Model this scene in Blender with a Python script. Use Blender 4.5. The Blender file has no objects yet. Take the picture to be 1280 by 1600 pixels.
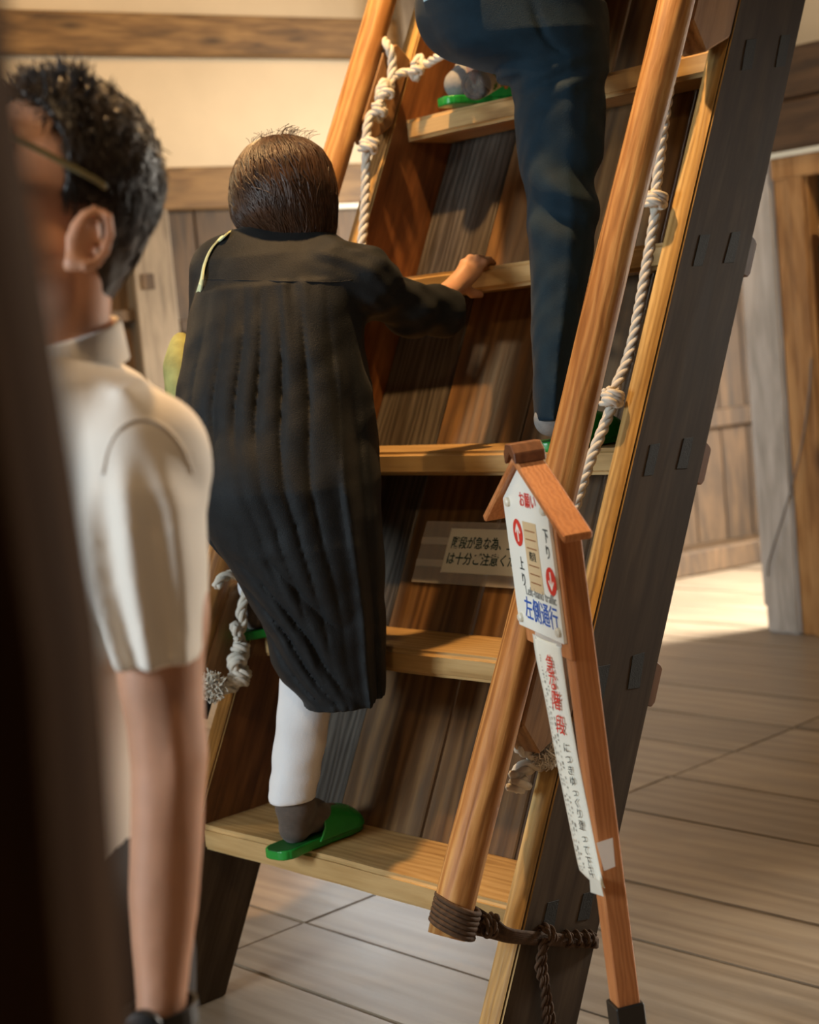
import bpy, bmesh, math, random
import numpy as np
from mathutils import Vector, Matrix, noise as mnoise

random.seed(7)
rng = np.random.default_rng(7)
SC = bpy.context.scene
COL = SC.collection

# ------------------------------------------------------------------ camera
f, pitch, roll = 2521.3, .1023, .0895          # focal length in pixels of the 1280x1600 frame
CAM = np.array([0, 0, 1.4])
cp_, sp_ = math.cos(pitch), math.sin(pitch)
F_ = np.array([0, cp_, -sp_]); R0 = np.array([1., 0, 0]); U0 = np.array([0, sp_, cp_])
R_ = R0*math.cos(roll) - U0*math.sin(roll)
U_ = R0*math.sin(roll) + U0*math.cos(roll)
cd = bpy.data.cameras.new('camera'); cam = bpy.data.objects.new('camera', cd); COL.objects.link(cam)
cd.sensor_fit = 'VERTICAL'; cd.sensor_height = 36; cd.sensor_width = 28.8
cd.lens = f/1600*36
cd.clip_start = .05; cd.clip_end = 100
cd.dof.use_dof = True; cd.dof.focus_distance = 2.85; cd.dof.aperture_fstop = 3.8
m = Matrix.Identity(4)
for i in range(3):
    m[i][0] = R_[i]; m[i][1] = U_[i]; m[i][2] = -F_[i]; m[i][3] = CAM[i]
cam.matrix_world = m
SC.camera = cam

# ------------------------------------------------------------------ world and lights
w = bpy.data.worlds.new('world'); SC.world = w; w.use_nodes = True
w.node_tree.nodes['Background'].inputs[0].default_value = (1.0, .82, .66, 1)
w.node_tree.nodes['Background'].inputs[1].default_value = .075

def area(name, loc, target, size, power, col, size_y=None, spread=180):
    l = bpy.data.lights.new(name, 'AREA'); l.energy = power; l.color = col; l.size = size
    if size_y: l.shape = 'RECTANGLE'; l.size_y = size_y
    l.spread = math.radians(spread)
    o = bpy.data.objects.new(name, l); COL.objects.link(o); o.location = loc
    o.rotation_euler = (Vector(target)-Vector(loc)).to_track_quat('-Z', 'Y').to_euler()
    return o
def lamp(name, loc, power, col, r=.06):
    l = bpy.data.lights.new(name, 'POINT'); l.energy = power; l.color = col; l.shadow_soft_size = r
    o = bpy.data.objects.new(name, l); COL.objects.link(o); o.location = loc
    return o
WARM = (1.0, .58, .24); COOL = (.82, .93, 1.0)
lamp('stair_lamp', (-.10, 3.30, 3.75), 380, WARM, .05)
lamp('hall_lamp', (-3.0, 5.2, 3.3), 120, (1.0, .72, .40), .12)
lamp('entrance_lamp', (-.25, 1.0, 2.95), 34, (1.0, .66, .34), .08)
lamp('floor_fill_right', (2.5, 5.0, 3.3), 105, (1.0, .72, .42), .15)  # added fill to brighten the floor at right; no lamp known there
area('window_daylight_left', (-3.4, .7, 1.9), (0, 3.2, .9), 1.0, 120, COOL, 1.1)
area('window_daylight_right', (5.0, 7.2, 2.3), (1.5, 6.2, 0), 2.2, 900, (1.0, .92, .80), 1.6, 100)

SC.view_settings.view_transform = 'Standard'; SC.view_settings.look = 'None'
SC.view_settings.gamma = 1.0; SC.view_settings.use_curve_mapping = False
SC.view_settings.exposure = 0.0

# ------------------------------------------------------------------ geometry of the stair and pixel helpers
phi, th = .7459, 1.1019
O = np.array([-.0071, 2.5961, 0]); dn, tk, W, STEP, Z1, OFF = .2062, .0528, .9295, .3868, .397, .0341
Z = np.array([0, 0, 1.])
T = np.array([-math.sin(phi), math.cos(phi), 0]); UH = np.array([math.cos(phi), math.sin(phi), 0])
S = UH*math.cos(th) + Z*math.sin(th); N = UH*math.sin(th) - Z*math.cos(th)
def ray(x, y): return F_ + R_*(x-640)/f + U_*(800-y)/f
def at(x, y, D): return CAM + ray(x, y)*D              # point at depth D
def pl(x, y, p, n):                                     # point on a plane
    d = ray(x, y); return CAM + d*(((p-CAM)@n)/(d@n))
def flo(x, y, z=0): return pl(x, y, np.array([0, 0, z]), Z)
def st(s, t, n): return O + S*s + T*t + N*n             # stair coordinates
def tread_pt(k, t, u, dz=0):                            # on top of tread k, u behind its front edge
    z = Z1 + (k-1)*STEP
    return O + S*(z/math.sin(th)) + UH*(OFF+u) + T*t + Z*dz

# ------------------------------------------------------------------ object helpers
WM = {}
def basis(x, y, z, o):
    M = Matrix.Identity(4)
    for i in range(3):
        M[i][0] = x[i]; M[i][1] = y[i]; M[i][2] = z[i]; M[i][3] = o[i]
    return M
def tag(o, label=None, cat=None, group=None, kind=None):
    if label: o['label'] = label
    if cat: o['category'] = cat
    if group: o['group'] = group
    if kind: o['kind'] = kind
    return o
def put(o, M=None, parent=None):
    COL.objects.link(o)
    M = M if M is not None else Matrix.Identity(4)
    if parent is not None:
        o.parent = parent; o.matrix_parent_inverse = WM[parent.name].inverted()
    o.matrix_basis = M; WM[o.name] = M.copy()
    return o
def empty(name, loc, label=None, cat=None, group=None, kind=None):
    o = bpy.data.objects.new(name, None); o.empty_display_size = .05
    put(o, Matrix.Translation(Vector(loc))); return tag(o, label, cat, group, kind)
def mesh_obj(name, verts, faces, mat, parent=None, M=None, smooth=False):
    me = bpy.data.meshes.new(name)
    if isinstance(verts, np.ndarray):
        verts = verts.tolist()
    if isinstance(faces, np.ndarray):
        faces = faces.tolist()
    me.from_pydata([tuple(v) for v in verts], [], [tuple(q) for q in faces])
    me.update()
    if smooth: me.polygons.foreach_set('use_smooth', [True]*len(me.polygons))
    if mat: me.materials.append(mat)
    return put(bpy.data.objects.new(name, me), M, parent)
def bm_obj(name, bm, mat, parent=None, M=None, smooth=False):
    me = bpy.data.meshes.new(name); bm.to_mesh(me); bm.free()
    if smooth: me.polygons.foreach_set('use_smooth', [True]*len(me.polygons))
    if mat: me.materials.append(mat)
    return put(bpy.data.objects.new(name, me), M, parent)
def box(name, lo, hi, mat, parent=None, M=None, bev=.004, seg=1, wob=0, cuts=0):
    """box in local coordinates, bevelled; optional cuts along x and a hand-hewn wobble"""
    bm = bmesh.new(); bmesh.ops.create_cube(bm, size=1)
    lo = Vector(lo); hi = Vector(hi)
    for v in bm.verts: v.co = Vector([lo[i] + (v.co[i]+.5)*(hi[i]-lo[i]) for i in range(3)])
    if cuts:
        es = [e for e in bm.edges if abs((e.verts[0].co-e.verts[1].co).normalized().x) > .9]
        bmesh.ops.subdivide_edges(bm, edges=es, cuts=cuts, use_grid_fill=True)
    if bev:
        es = [e for e in bm.edges if len(e.link_faces) == 2 and e.calc_face_angle(0) > .5]
        bmesh.ops.bevel(bm, geom=es, offset=bev, segments=seg, affect='EDGES', clamp_overlap=True)
    if wob:
        sd = random.random()*50
        for v in bm.verts:
            p = v.co*3.1 + Vector((sd, sd*.7, -sd))
            v.co += Vector((0, mnoise.noise(p), mnoise.noise(p+Vector((9, 3, 1)))))*wob
    return bm_obj(name, bm, mat, parent, M, smooth=False)
def prism(name, pts, y0, y1, mat, parent=None, M=None, bev=0):
    """polygon in the local x-z plane extruded along y"""
    bm = bmesh.new()
    a = [bm.verts.new((p[0], y0, p[1])) for p in pts]; b = [bm.verts.new((p[0], y1, p[1])) for p in pts]
    bm.faces.new(a); bm.faces.new(b[::-1])
    n = len(pts)
    for i in range(n): bm.faces.new((a[(i+1) % n], a[i], b[i], b[(i+1) % n]))
    bmesh.ops.recalc_face_normals(bm, faces=bm.faces)
    if bev: bmesh.ops.bevel(bm, geom=list(bm.edges), offset=bev, segments=1, affect='EDGES', clamp_overlap=True)
    return bm_obj(name, bm, mat, parent, M)
def catmull(pts, n=8, closed=False):
    P = [np.array(p, float) for p in pts]; out = []
    L = len(P)
    for i in range(L if closed else L-1):
        p0 = P[i-1] if (i > 0 or closed) else 2*P[0]-P[1]
        p1 = P[i]; p2 = P[(i+1) % L]
        p3 = P[(i+2) % L] if (i+2 < L or closed) else 2*P[-1]-P[-2]
        for k in range(n):
            t = k/n
            out.append(.5*((2*p1)+(-p0+p2)*t+(2*p0-5*p1+4*p2-p3)*t*t+(-p0+3*p1-3*p2+p3)*t**3))
    if not closed: out.append(P[-1])
    return np.array(out)
def resample(path, step):
    d = np.r_[0, np.cumsum(np.linalg.norm(np.diff(path, axis=0), axis=1))]
    n = max(2, int(d[-1]/step)); q = np.linspace(0, d[-1], n+1)
    return np.stack([np.interp(q, d, path[:, i]) for i in range(3)], 1)
def frames_along(path):
    tn = np.gradient(path, axis=0); tn /= np.linalg.norm(tn, axis=1, keepdims=True)+1e-12
    a = np.array([0, 0, 1.]) if abs(tn[0][2]) < .9 else np.array([1., 0, 0])
    n = np.cross(tn[0], a); n /= np.linalg.norm(n); ns = [n]
    for i in range(1, len(path)):
        n = ns[-1] - tn[i]*(ns[-1]@tn[i]); n /= np.linalg.norm(n)+1e-12; ns.append(n)
    ns = np.array(ns); return tn, ns, np.cross(tn, ns)
def tube(path, rad, sides=8, cap=True):
    """vertices and faces of a tube; rad scalar or array"""
    path = np.asarray(path, float); k = len(path); rad = np.broadcast_to(rad, (k,))
    tn, n, b = frames_along(path)
    a = np.linspace(0, 2*math.pi, sides, endpoint=False)
    v = path[:, None, :] + rad[:, None, None]*(np.cos(a)[None, :, None]*n[:, None, :] + np.sin(a)[None, :, None]*b[:, None, :])
    v = v.reshape(-1, 3).tolist(); fs = []
    for i in range(k-1):
        for j in range(sides):
            j2 = (j+1) % sides
            fs.append((i*sides+j, i*sides+j2, (i+1)*sides+j2, (i+1)*sides+j))
    if cap:
        fs.append(tuple(range(sides))[::-1]); fs.append(tuple((k-1)*sides+j for j in range(sides)))
    return v, fs
def join(parts):
    V = []; Fc = []
    for v, fs in parts:
        o = len(V); V += list(v); Fc += [tuple(i+o for i in q) for q in fs]
    return V, Fc
def rope_geo(path, r, pitch=None, strands=3, sides=7):
    """laid rope: strands winding round the path"""
    pitch = pitch or r*6.5
    p = resample(np.asarray(path, float), r*.45)
    tn, n, b = frames_along(p)
    d = np.r_[0, np.cumsum(np.linalg.norm(np.diff(p, axis=0), axis=1))]
    out = []
    for k in range(strands):
        a = 2*math.pi*(d/pitch + k/strands)
        q = p + r*.52*(np.cos(a)[:, None]*n + np.sin(a)[:, None]*b)
        out.append(tube(q, r*.56, sides))
    return join(out)

# ------------------------------------------------------------------ materials
def new_mat(name):
    mt = bpy.data.materials.new(name); mt.use_nodes = True
    nt = mt.node_tree; return mt, nt, nt.nodes['Principled BSDF']
def nd(nt, typ, **kw):
    n = nt.nodes.new(typ)
    for k, v in kw.items(): setattr(n, k, v)
    return n
def ramp(nt, stops):
    r = nd(nt, 'ShaderNodeValToRGB'); cr = r.color_ramp
    while len(cr.elements) < len(stops): cr.elements.new(.5)
    for e, (p, c) in zip(cr.elements, stops): e.position = p; e.color = (*c, 1) if len(c) == 3 else c
    return r
def noise(nt, vec, scale, detail=4, rough=.55, dist=0):
    n = nd(nt, 'ShaderNodeTexNoise'); n.inputs['Scale'].default_value = scale
    n.inputs['Detail'].default_value = detail; n.inputs['Roughness'].default_value = rough
    n.inputs['Distortion'].default_value = dist
    if vec is not None: nt.links.new(vec, n.inputs['Vector'])
    return n
def mixc(nt, a, b, fac, mode='MIX'):
    mx = nd(nt, 'ShaderNodeMix', data_type='RGBA', blend_type=mode)
    for sock, v in ((mx.inputs[0], fac), (mx.inputs[6], a), (mx.inputs[7], b)):
        if hasattr(v, 'is_output'): nt.links.new(v, sock)
        elif isinstance(v, (int, float)): sock.default_value = v
        else: sock.default_value = (*v, 1)
    return mx.outputs[2]
def wood(name, dark, mid, light, rough=.5, grain=1.0, bump=.25, worn=None, worn_amt=.5, var=.25, spec=.4, axis=0, knots=0):
    """procedural timber, the grain runs along the object's local axis"""
    mt, nt, bs = new_mat(name)
    tc = nd(nt, 'ShaderNodeTexCoord'); oi = nd(nt, 'ShaderNodeObjectInfo')
    off = nd(nt, 'ShaderNodeVectorMath', operation='MULTIPLY_ADD')
    rv = nd(nt, 'ShaderNodeCombineXYZ')
    for i in range(3): nt.links.new(oi.outputs['Random'], rv.inputs[i])
    nt.links.new(rv.outputs[0], off.inputs[0]); off.inputs[1].default_value = (37, 61, 83)
    nt.links.new(tc.outputs['Object'], off.inputs[2])
    def mp(sx, sy):
        mpn = nd(nt, 'ShaderNodeMapping'); sc = [sy, sy, sy]; sc[axis] = sx
        mpn.inputs['Scale'].default_value = sc; nt.links.new(off.outputs[0], mpn.inputs['Vector']); return mpn.outputs[0]
    big = noise(nt, mp(1.3*grain, 7*grain), 1, 5, .6, 1.2)
    fib = noise(nt, mp(3.5*grain, 95*grain), 1, 4, .65, .3)
    ring = nd(nt, 'ShaderNodeTexWave', wave_type='BANDS', bands_direction='Y' if axis != 1 else 'X')
    ring.inputs['Scale'].default_value = 6*grain; ring.inputs['Distortion'].default_value = 9
    ring.inputs['Detail'].default_value = 3; ring.inputs['Detail Scale'].default_value = 1.2
    nt.links.new(mp(.35*grain, 2.6*grain), ring.inputs['Vector'])
    a = nd(nt, 'ShaderNodeMath', operation='MULTIPLY_ADD'); a.inputs[1].default_value = .20
    nt.links.new(ring.outputs[1], a.inputs[0])
    b = nd(nt, 'ShaderNodeMath', operation='MULTIPLY_ADD'); b.inputs[1].default_value = .38
    nt.links.new(fib.outputs[0], b.inputs[0]); b.inputs[2].default_value = -.12
    nt.links.new(b.outputs[0], a.inputs[2])
    c = nd(nt, 'ShaderNodeMath', operation='MULTIPLY_ADD'); c.inputs[1].default_value = .75
    nt.links.new(big.outputs[0], c.inputs[0]); nt.links.new(a.outputs[0], c.inputs[2])
    rp = ramp(nt, [(.28, dark), (.5, mid), (.74, light)]); nt.links.new(c.outputs[0], rp.inputs[0])
    col = rp.outputs[0]
    if worn is not None:
        wn = noise(nt, mp(1.1, 5.5), 1, 6, .7, .6)
        wr = ramp(nt, [(.46, (0, 0, 0)), (.66, (worn_amt,)*3)]); nt.links.new(wn.outputs[0], wr.inputs[0])
        col = mixc(nt, col, worn, wr.outputs[0])
    if knots:
        vo = nd(nt, 'ShaderNodeTexVoronoi'); vo.inputs['Scale'].default_value = 1
        nt.links.new(mp(3.2*knots, 9*knots), vo.inputs['Vector'])
        kr = ramp(nt, [(.05, (1, 1, 1)), (.13, (.35,)*3), (.2, (0, 0, 0))]); nt.links.new(vo.outputs['Distance'], kr.inputs[0])
        col = mixc(nt, col, tuple(x*.35 for x in dark), kr.outputs[0])
    if var:
        mr = nd(nt, 'ShaderNodeMapRange'); nt.links.new(oi.outputs['Random'], mr.inputs[0])
        mr.inputs[3].default_value = 1-var; mr.inputs[4].default_value = 1+var
        hs = nd(nt, 'ShaderNodeHueSaturation'); nt.links.new(mr.outputs[0], hs.inputs['Value']); nt.links.new(col, hs.inputs['Color'])
        col = hs.outputs[0]
    nt.links.new(col, bs.inputs['Base Color'])
    rr = nd(nt, 'ShaderNodeMapRange'); nt.links.new(big.outputs[0], rr.inputs[0])
    rr.inputs[3].default_value = rough-.12; rr.inputs[4].default_value = rough+.14
    nt.links.new(rr.outputs[0], bs.inputs['Roughness']); bs.inputs['Specular IOR Level'].default_value = spec
    bp = nd(nt, 'ShaderNodeBump'); bp.inputs['Strength'].default_value = bump; bp.inputs['Distance'].default_value = .004
    nt.links.new(c.outputs[0], bp.inputs['Height']); nt.links.new(bp.outputs[0], bs.inputs['Normal'])
    return mt
def plain(name, col, rough=.6, bump=0, bscale=200, spec=.4, var=.0, vscale=8, sheen=0, subsurf=0, coord='Object', stretch=None):
    mt, nt, bs = new_mat(name)
    tc = nd(nt, 'ShaderNodeTexCoord'); vec = tc.outputs[coord]
    if stretch:
        mpn = nd(nt, 'ShaderNodeMapping'); mpn.inputs['Scale'].default_value = stretch; nt.links.new(vec, mpn.inputs['Vector']); vec = mpn.outputs[0]
    n = noise(nt, vec, vscale, 4, .6)
    rp = ramp(nt, [(.3, tuple(max(0, x*(1-var)) for x in col)), (.7, tuple(x*(1+var) for x in col))])
    nt.links.new(n.outputs[0], rp.inputs[0]); nt.links.new(rp.outputs[0], bs.inputs['Base Color'])
    bs.inputs['Roughness'].default_value = rough; bs.inputs['Specular IOR Level'].default_value = spec
    if sheen: bs.inputs['Sheen Weight'].default_value = sheen; bs.inputs['Sheen Roughness'].default_value = .4
    if subsurf:
        bs.inputs['Subsurface Weight'].default_value = subsurf; bs.inputs['Subsurface Radius'].default_value = (.008, .003, .002)
        bs.inputs['Subsurface Scale'].default_value = 1.0
    if bump:
        b2 = noise(nt, vec, bscale, 3, .6); bp = nd(nt, 'ShaderNodeBump'); bp.inputs['Strength'].default_value = bump
        bp.inputs['Distance'].default_value = .002
        nt.links.new(b2.outputs[0], bp.inputs['Height']); nt.links.new(bp.outputs[0], bs.inputs['Normal'])
    return mt
M_ = {}
M_['floor'] = wood('floor_wood', (.165, .122, .080), (.255, .198, .138), (.335, .27, .195), rough=.36, grain=.55, bump=.10, worn=(.17, .14, .11), worn_amt=.55, var=.12, spec=.5)
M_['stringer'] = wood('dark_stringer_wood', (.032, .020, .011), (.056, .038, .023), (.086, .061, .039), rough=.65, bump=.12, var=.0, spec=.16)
M_['front'] = wood('stringer_front_wood', (.17, .09, .027), (.44, .275, .09), (.62, .42, .16), rough=.55, bump=.6, var=0, grain=1.2, worn=(.12, .075, .03), worn_amt=.6)
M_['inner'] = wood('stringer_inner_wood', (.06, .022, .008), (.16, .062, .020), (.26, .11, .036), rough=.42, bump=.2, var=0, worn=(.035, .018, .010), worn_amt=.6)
M_['tread'] = wood('tread_wood', (.26, .145, .05), (.44, .28, .11), (.56, .38, .17), rough=.42, bump=.2, worn=(.27, .13, .04), worn_amt=.4, var=.08, axis=0)
M_['plank'] = wood('back_plank_wood', (.050, .024, .009), (.12, .060, .022), (.21, .115, .045), rough=.40, bump=.3, worn=(.060, .050, .038), worn_amt=.75, var=.25, grain=.75)
M_['log'] = wood('log_wood', (.18, .068, .017), (.37, .168, .048), (.54, .31, .11), rough=.5, bump=.6, worn=(.17, .065, .017), worn_amt=.75, var=.05, knots=1, grain=1.1, spec=.3)
M_['plankdark'] = wood('weathered_plank_wood', (.016, .012, .008), (.050, .042, .033), (.110, .094, .074), rough=.45, bump=.5, var=.0, worn=(.030, .019, .010), worn_amt=.7)
M_['bracket'] = wood('bracket_wood', (.10, .05, .02), (.24, .125, .05), (.36, .2, .085), rough=.5, bump=.25, var=.15)
M_['tenon'] = plain('tenon_end_grain', (.008, .010, .010), .7, .3, 300, var=.3, vscale=60)
M_['wedge'] = wood('wedge_wood', (.08, .035, .014), (.15, .065, .025), (.22, .1, .04), rough=.55, var=.2)
M_['beam'] = wood('beam_wood', (.050, .026, .009), (.145, .080, .028), (.235, .138, .052), rough=.6, bump=.3, var=.08, knots=.6)
M_['beamdark'] = wood('dark_beam_wood', (.03, .016, .008), (.065, .034, .015), (.11, .06, .028), rough=.6, bump=.2, var=.1)
M_['wallplank'] = wood('wall_plank_wood', (.022, .012, .005), (.056, .031, .012), (.105, .060, .026), rough=.6, bump=.3, var=.22, worn=(.028, .016, .007), worn_amt=.6, axis=2)
M_['daylitpost'] = wood('daylit_post_wood', (.32, .295, .265), (.48, .45, .42), (.60, .57, .54), rough=.65, bump=.3, var=.05, axis=2)  # cool daylight on the post's left face is put into this pale tone
M_['greydark'] = wood('weathered_post_wood', (.09, .068, .045), (.165, .128, .088), (.25, .20, .14), rough=.65, bump=.3, var=.05, axis=2)
M_['brownpost'] = wood('brown_post_wood', (.19, .085, .025), (.36, .18, .06), (.50, .28, .11), rough=.5, bump=.2, var=.05, axis=2, knots=.5)
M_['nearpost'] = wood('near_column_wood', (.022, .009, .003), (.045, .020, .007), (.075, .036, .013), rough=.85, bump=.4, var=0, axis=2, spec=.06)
M_['plaster'] = plain('cream_plaster', (.53, .44, .31), .9, .25, 60, var=.06, vscale=2.5)
M_['rope'] = plain('white_cotton_rope', (.66, .62, .53), .85, .5, 900, var=.12, vscale=40)
M_['brownrope'] = plain('brown_palm_rope', (.075, .042, .022), .85, .6, 700, var=.35, vscale=90)
M_['white'] = plain('white_sign_board', (.80, .82, .76), .35, var=.02)
M_['paper'] = plain('white_paper', (.78, .79, .70), .5, var=.03)
M_['signwood'] = wood('sign_cedar', (.33, .115, .035), (.43, .165, .055), (.52, .22, .08), rough=.5, bump=.12, var=.06, axis=2, grain=1.6)
M_['signdark'] = wood('sign_dark_cedar', (.10, .035, .014), (.16, .06, .022), (.22, .09, .035), rough=.5, bump=.1, var=.03)
M_['red'] = plain('red_ink', (.62, .045, .03), .4)
M_['blue'] = plain('blue_ink', (.015, .10, .48), .4)
M_['black'] = plain('black_ink', (.012, .018, .016), .5)
M_['greenink'] = plain('dark_green_ink', (.006, .05, .04), .5)
M_['grey'] = plain('grey_ink', (.25, .26, .25), .5)
M_['tan'] = plain('tan_print', (.60, .46, .27), .5)
M_['brownink'] = plain('brown_ink', (.26, .10, .035), .5)
M_['peg'] = plain('ivory_plastic', (.66, .65, .55), .4)
M_['blackplastic'] = plain('black_plastic', (.010, .010, .010), .45)
def clear(name, col, alpha, rough=.15):
    mt, nt, bs = new_mat(name)
    bs.inputs['Base Color'].default_value = (*col, 1); bs.inputs['Alpha'].default_value = alpha; bs.inputs['Roughness'].default_value = rough
    return mt
M_['tape'] = clear('clear_tape', (.75, .72, .66), .55, .25)
M_['film'] = clear('clear_film', (.62, .58, .54), .38, .2)

# ------------------------------------------------------------------ floor
floor = tag(box('floor', (-9, -6, -.12), (13, 16, -.022), plain('floor_joint_dark', (.03, .022, .016), .9), None, None, 0), None, None, None, 'structure')
EDG = [-4.6, -4.2, -3.85, -3.45, -3.1, -2.72, -2.35, -1.98, -1.62, -1.25, -.88, -.50, -.02, .355, .63, 1.0, 1.295, 1.77, 2.11, 2.45, 2.79, 3.15, 3.55]
while EDG[-1] < 10.6: EDG.append(EDG[-1] + random.choice((.32, .36, .40)))
for i in range(len(EDG)-1):
    cuts = [-5.2, -2.45 + random.uniform(-.1, .1), 1.19, 4.83 + random.uniform(-.1, .1), 9.5]
    for a, b in zip(cuts[:-1], cuts[1:]):
        wdt = EDG[i+1]-EDG[i]
        c = O + T*((a+b)/2) + UH*((EDG[i]+EDG[i+1])/2); dz = random.uniform(-.0025, .0015)
        box('floor_board', (-(b-a)/2+.0018, -wdt/2+.0022, -.03), ((b-a)/2-.0018, wdt/2-.0022, 0), M_['floor'], floor,
            basis(T, -UH, Z, c + Z*dz), .004, 2)

# ------------------------------------------------------------------ back wall (recedes to the right)
AZ = math.radians(60); DW = np.array([math.sin(AZ), math.cos(AZ), 0]); NWL = np.array([math.cos(AZ), -math.sin(AZ), 0])  # NWL points to the room
P0 = np.array([1.77, 9.19, 0])
def wl(x, y, out=0): # pixel on the wall -> (w, z)
    p = pl(x, y, P0+NWL*out, NWL); return (p-P0)@DW, p[2]
WB = basis(DW, -NWL, Z, P0)      # local x along wall, y into wall, z up
wall = tag(box('wall_back', (-9.5, .03, 0), (3.2, .2, 4.3), M_['plaster'], None, WB, 0), None, None, None, 'structure')
def trim(n, lo, hi, mat, bev=.008, wob=.004, cuts=14):
    return tag(box('trim_%d' % n, lo, hi, mat, None, WB, bev, 1, wob, cuts), None, None, None, 'structure')
trim(1, (-9.4, -.05, 2.822), (3.1, .06, 3.006), M_['beam'])
trim(2, (-9.4, -.05, 2.115), (3.1, .06, 2.312), M_['beam'])
lower = tag(box('wall_lower', (-9.4, .022, 0), (3.1, .03, 2.12), M_['wallplank'], None, WB, 0), None, None, None, 'structure')
x = -9.4
while x < 3.0:
    wd = random.uniform(.15, .24)
    box('wall_plank', (x+.002, random.uniform(-.012, -.004), .0), (x+wd-.002, .022, 2.118), M_['wallplank'], lower, WB, .004)
    x += wd
# weathered grey post with a tenon, rails and door frame at left
wa, _ = wl(198, 450); wb, _ = wl(262, 450)
gp = tag(box('trim_3', (wa, -.10, 0), (wb, .02, 2.118), M_['greydark'], None, WB, .008, 1, 0), None, None, None, 'structure')
tw, tz = wl(231, 440, .1)
box('tenon', (tw-.032, -.106, tz-.036), (tw+.032, -.08, tz+.036), M_['wallplank'], gp, WB, .003)
_, rz = wl(200, 493)
tag(box('trim_4', (wa-1.6, -.075, rz-.03), (wb-.05, .0, rz+.025), M_['wallplank'], None, WB, .005), None, None, None, 'structure')
for k, (yy, hh) in enumerate(((510, .03), (560, .02))):
    _, rz2 = wl(290, yy)
    tag(box('trim_%d' % (5+k), (wb+.02, -.06, rz2-hh), (min(wb+.9, -2.82), .0, rz2+hh), M_['wallplank'], None, WB, .005), None, None, None, 'structure')
tag(box('trim_7', (wa-.62, -.06, 0), (wa-.48, .0, 2.118), M_['wallplank'], None, WB, .005), None, None, None, 'structure')
# bright gap strip under the lintel
s0, sz0 = wl(525, 313); s1, _ = wl(600, 308)
tag(box('trim_8', (s0-.4, -.055, 2.095), (s1+.3, -.01, 2.115), M_['paper'], None, WB, .002), None, None, None, 'structure')
# rail and sill on the far planks at right
r0, rzz = wl(1105, 655); r1, _ = wl(1300, 640)
tag(box('trim_9', (r0-1.2, -.05, rzz-.05), (3.05, 0, rzz+.055), M_['wallplank'], None, WB, .006), None, None, None, 'structure')
tag(box('trim_10', (-1.2, -.22, 0), (3.05, .0, .14), M_['wallplank'], None, WB, .012), None, None, None, 'structure')
# post on the plaster seen between handrail and stringer
u0, _ = wl(612, 40); u1, _ = wl(642, 40)
tag(box('trim_11', (u0, -.09, 2.31), (u1, .02, 4.2), M_['greydark'], None, WB, .008), None, None, None, 'structure')

mt, nt, bs = new_mat('bright_paper_pane'); bs.inputs['Base Color'].default_value = (.8, .85, .9, 1)
bs.inputs['Emission Color'].default_value = (.78, .90, 1.0, 1); bs.inputs['Emission Strength'].default_value = 6
M_['pane'] = mt
win = tag(box('window_1', (-2.80, -.02, .93), (-1.72, .02, 1.78), M_['wallplank'], None, WB, 0), None, None, None, 'structure')
for i in range(3):
    for j in range(2): box('pane', (-2.74+.335*i, -.028, .97+.395*j), (-2.74+.335*i+.318, -.018, .97+.395*j+.375), M_['pane'], win, WB, 0)
for (a_, b_) in (((-2.80, -.05, .93), (-1.72, -.015, .97)), ((-2.80, -.05, 1.74), (-1.72, -.015, 1.78)), ((-2.80, -.05, .93), (-2.75, -.015, 1.78)), ((-1.77, -.05, .93), (-1.72, -.015, 1.78))):
    box('window_frame', a_, b_, M_['wallplank'], win, WB, .004)

# ------------------------------------------------------------------ partition with two posts at right
PC = flo(1254, 993); NP = -UH
PB = basis(-T, UH, Z, PC)        # local x runs towards the near right, y away from us
pp = empty('grey_post', PC, 'wooden post, pale grey with daylight put into its tone, standing on the floor beside the brown post', 'post')
box('post_shaft', (-.178, -.005, 0), (-.006, .2, 2.42), M_['daylitpost'], pp, PB, .012, 2, .004, 10)
box('chamfer_strip', (-.196, .01, .12), (-.176, .05, 2.42), M_['daylitpost'], pp, PB, .004)
bpst = empty('brown_post', PC + (-T)*.1, 'orange brown wooden door post at the right edge of the photo', 'post')
box('post_shaft', (0, 0, 0), (.165, .2, 2.10), M_['brownpost'], bpst, PB, .008, 1, .003, 10)
box('edge_strip', (.075, -.012, 0), (.15, .0, 2.10), M_['brownpost'], bpst, PB, .004)
zl0 = pl(1262, 274, PC, NP)[2]; zl1 = pl(1262, 240, PC, NP)[2]; zl2 = pl(1262, 150, PC, NP)[2]; zl3 = pl(1262, 68, PC, NP)[2]
tag(box('trim_12', (0, -.015, zl0), (2.6, .16, zl1), M_['brownpost'], None, basis(-T, UH, Z, PC), .006), None, None, None, 'structure')
tag(box('trim_13', (-.25, -.035, zl1), (2.6, .02, zl1+.022), M_['paper'], None, PB, .002), None, None, None, 'structure')
tag(box('trim_14', (-.6, -.03, zl1+.022), (2.6, .2, zl2-.004), M_['beamdark'], None, PB, .008, 1, .004, 8), None, None, None, 'structure')
tag(box('trim_15', (-.6, -.02, zl2+.004), (2.6, .2, zl3), M_['beamdark'], None, PB, .008, 1, .004, 8), None, None, None, 'structure')
tag(box('wall_right', (-.6, .04, zl3), (2.6, .18, 4.2), M_['plaster'], None, PB, 0), None, None, None, 'structure')
door = tag(box('door_1', (.165, .09, 0), (2.4, .13, zl0), M_['beamdark'], None, PB, .003), None, None, None, 'structure')
for a in (.2, .62, 1.04): box('door_stile', (a, .06, .0), (a+.05, .09, zl0), M_['beamdark'], door, PB, .004)
_dz = pl(1270, 398, PC, NP)[2]
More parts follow.
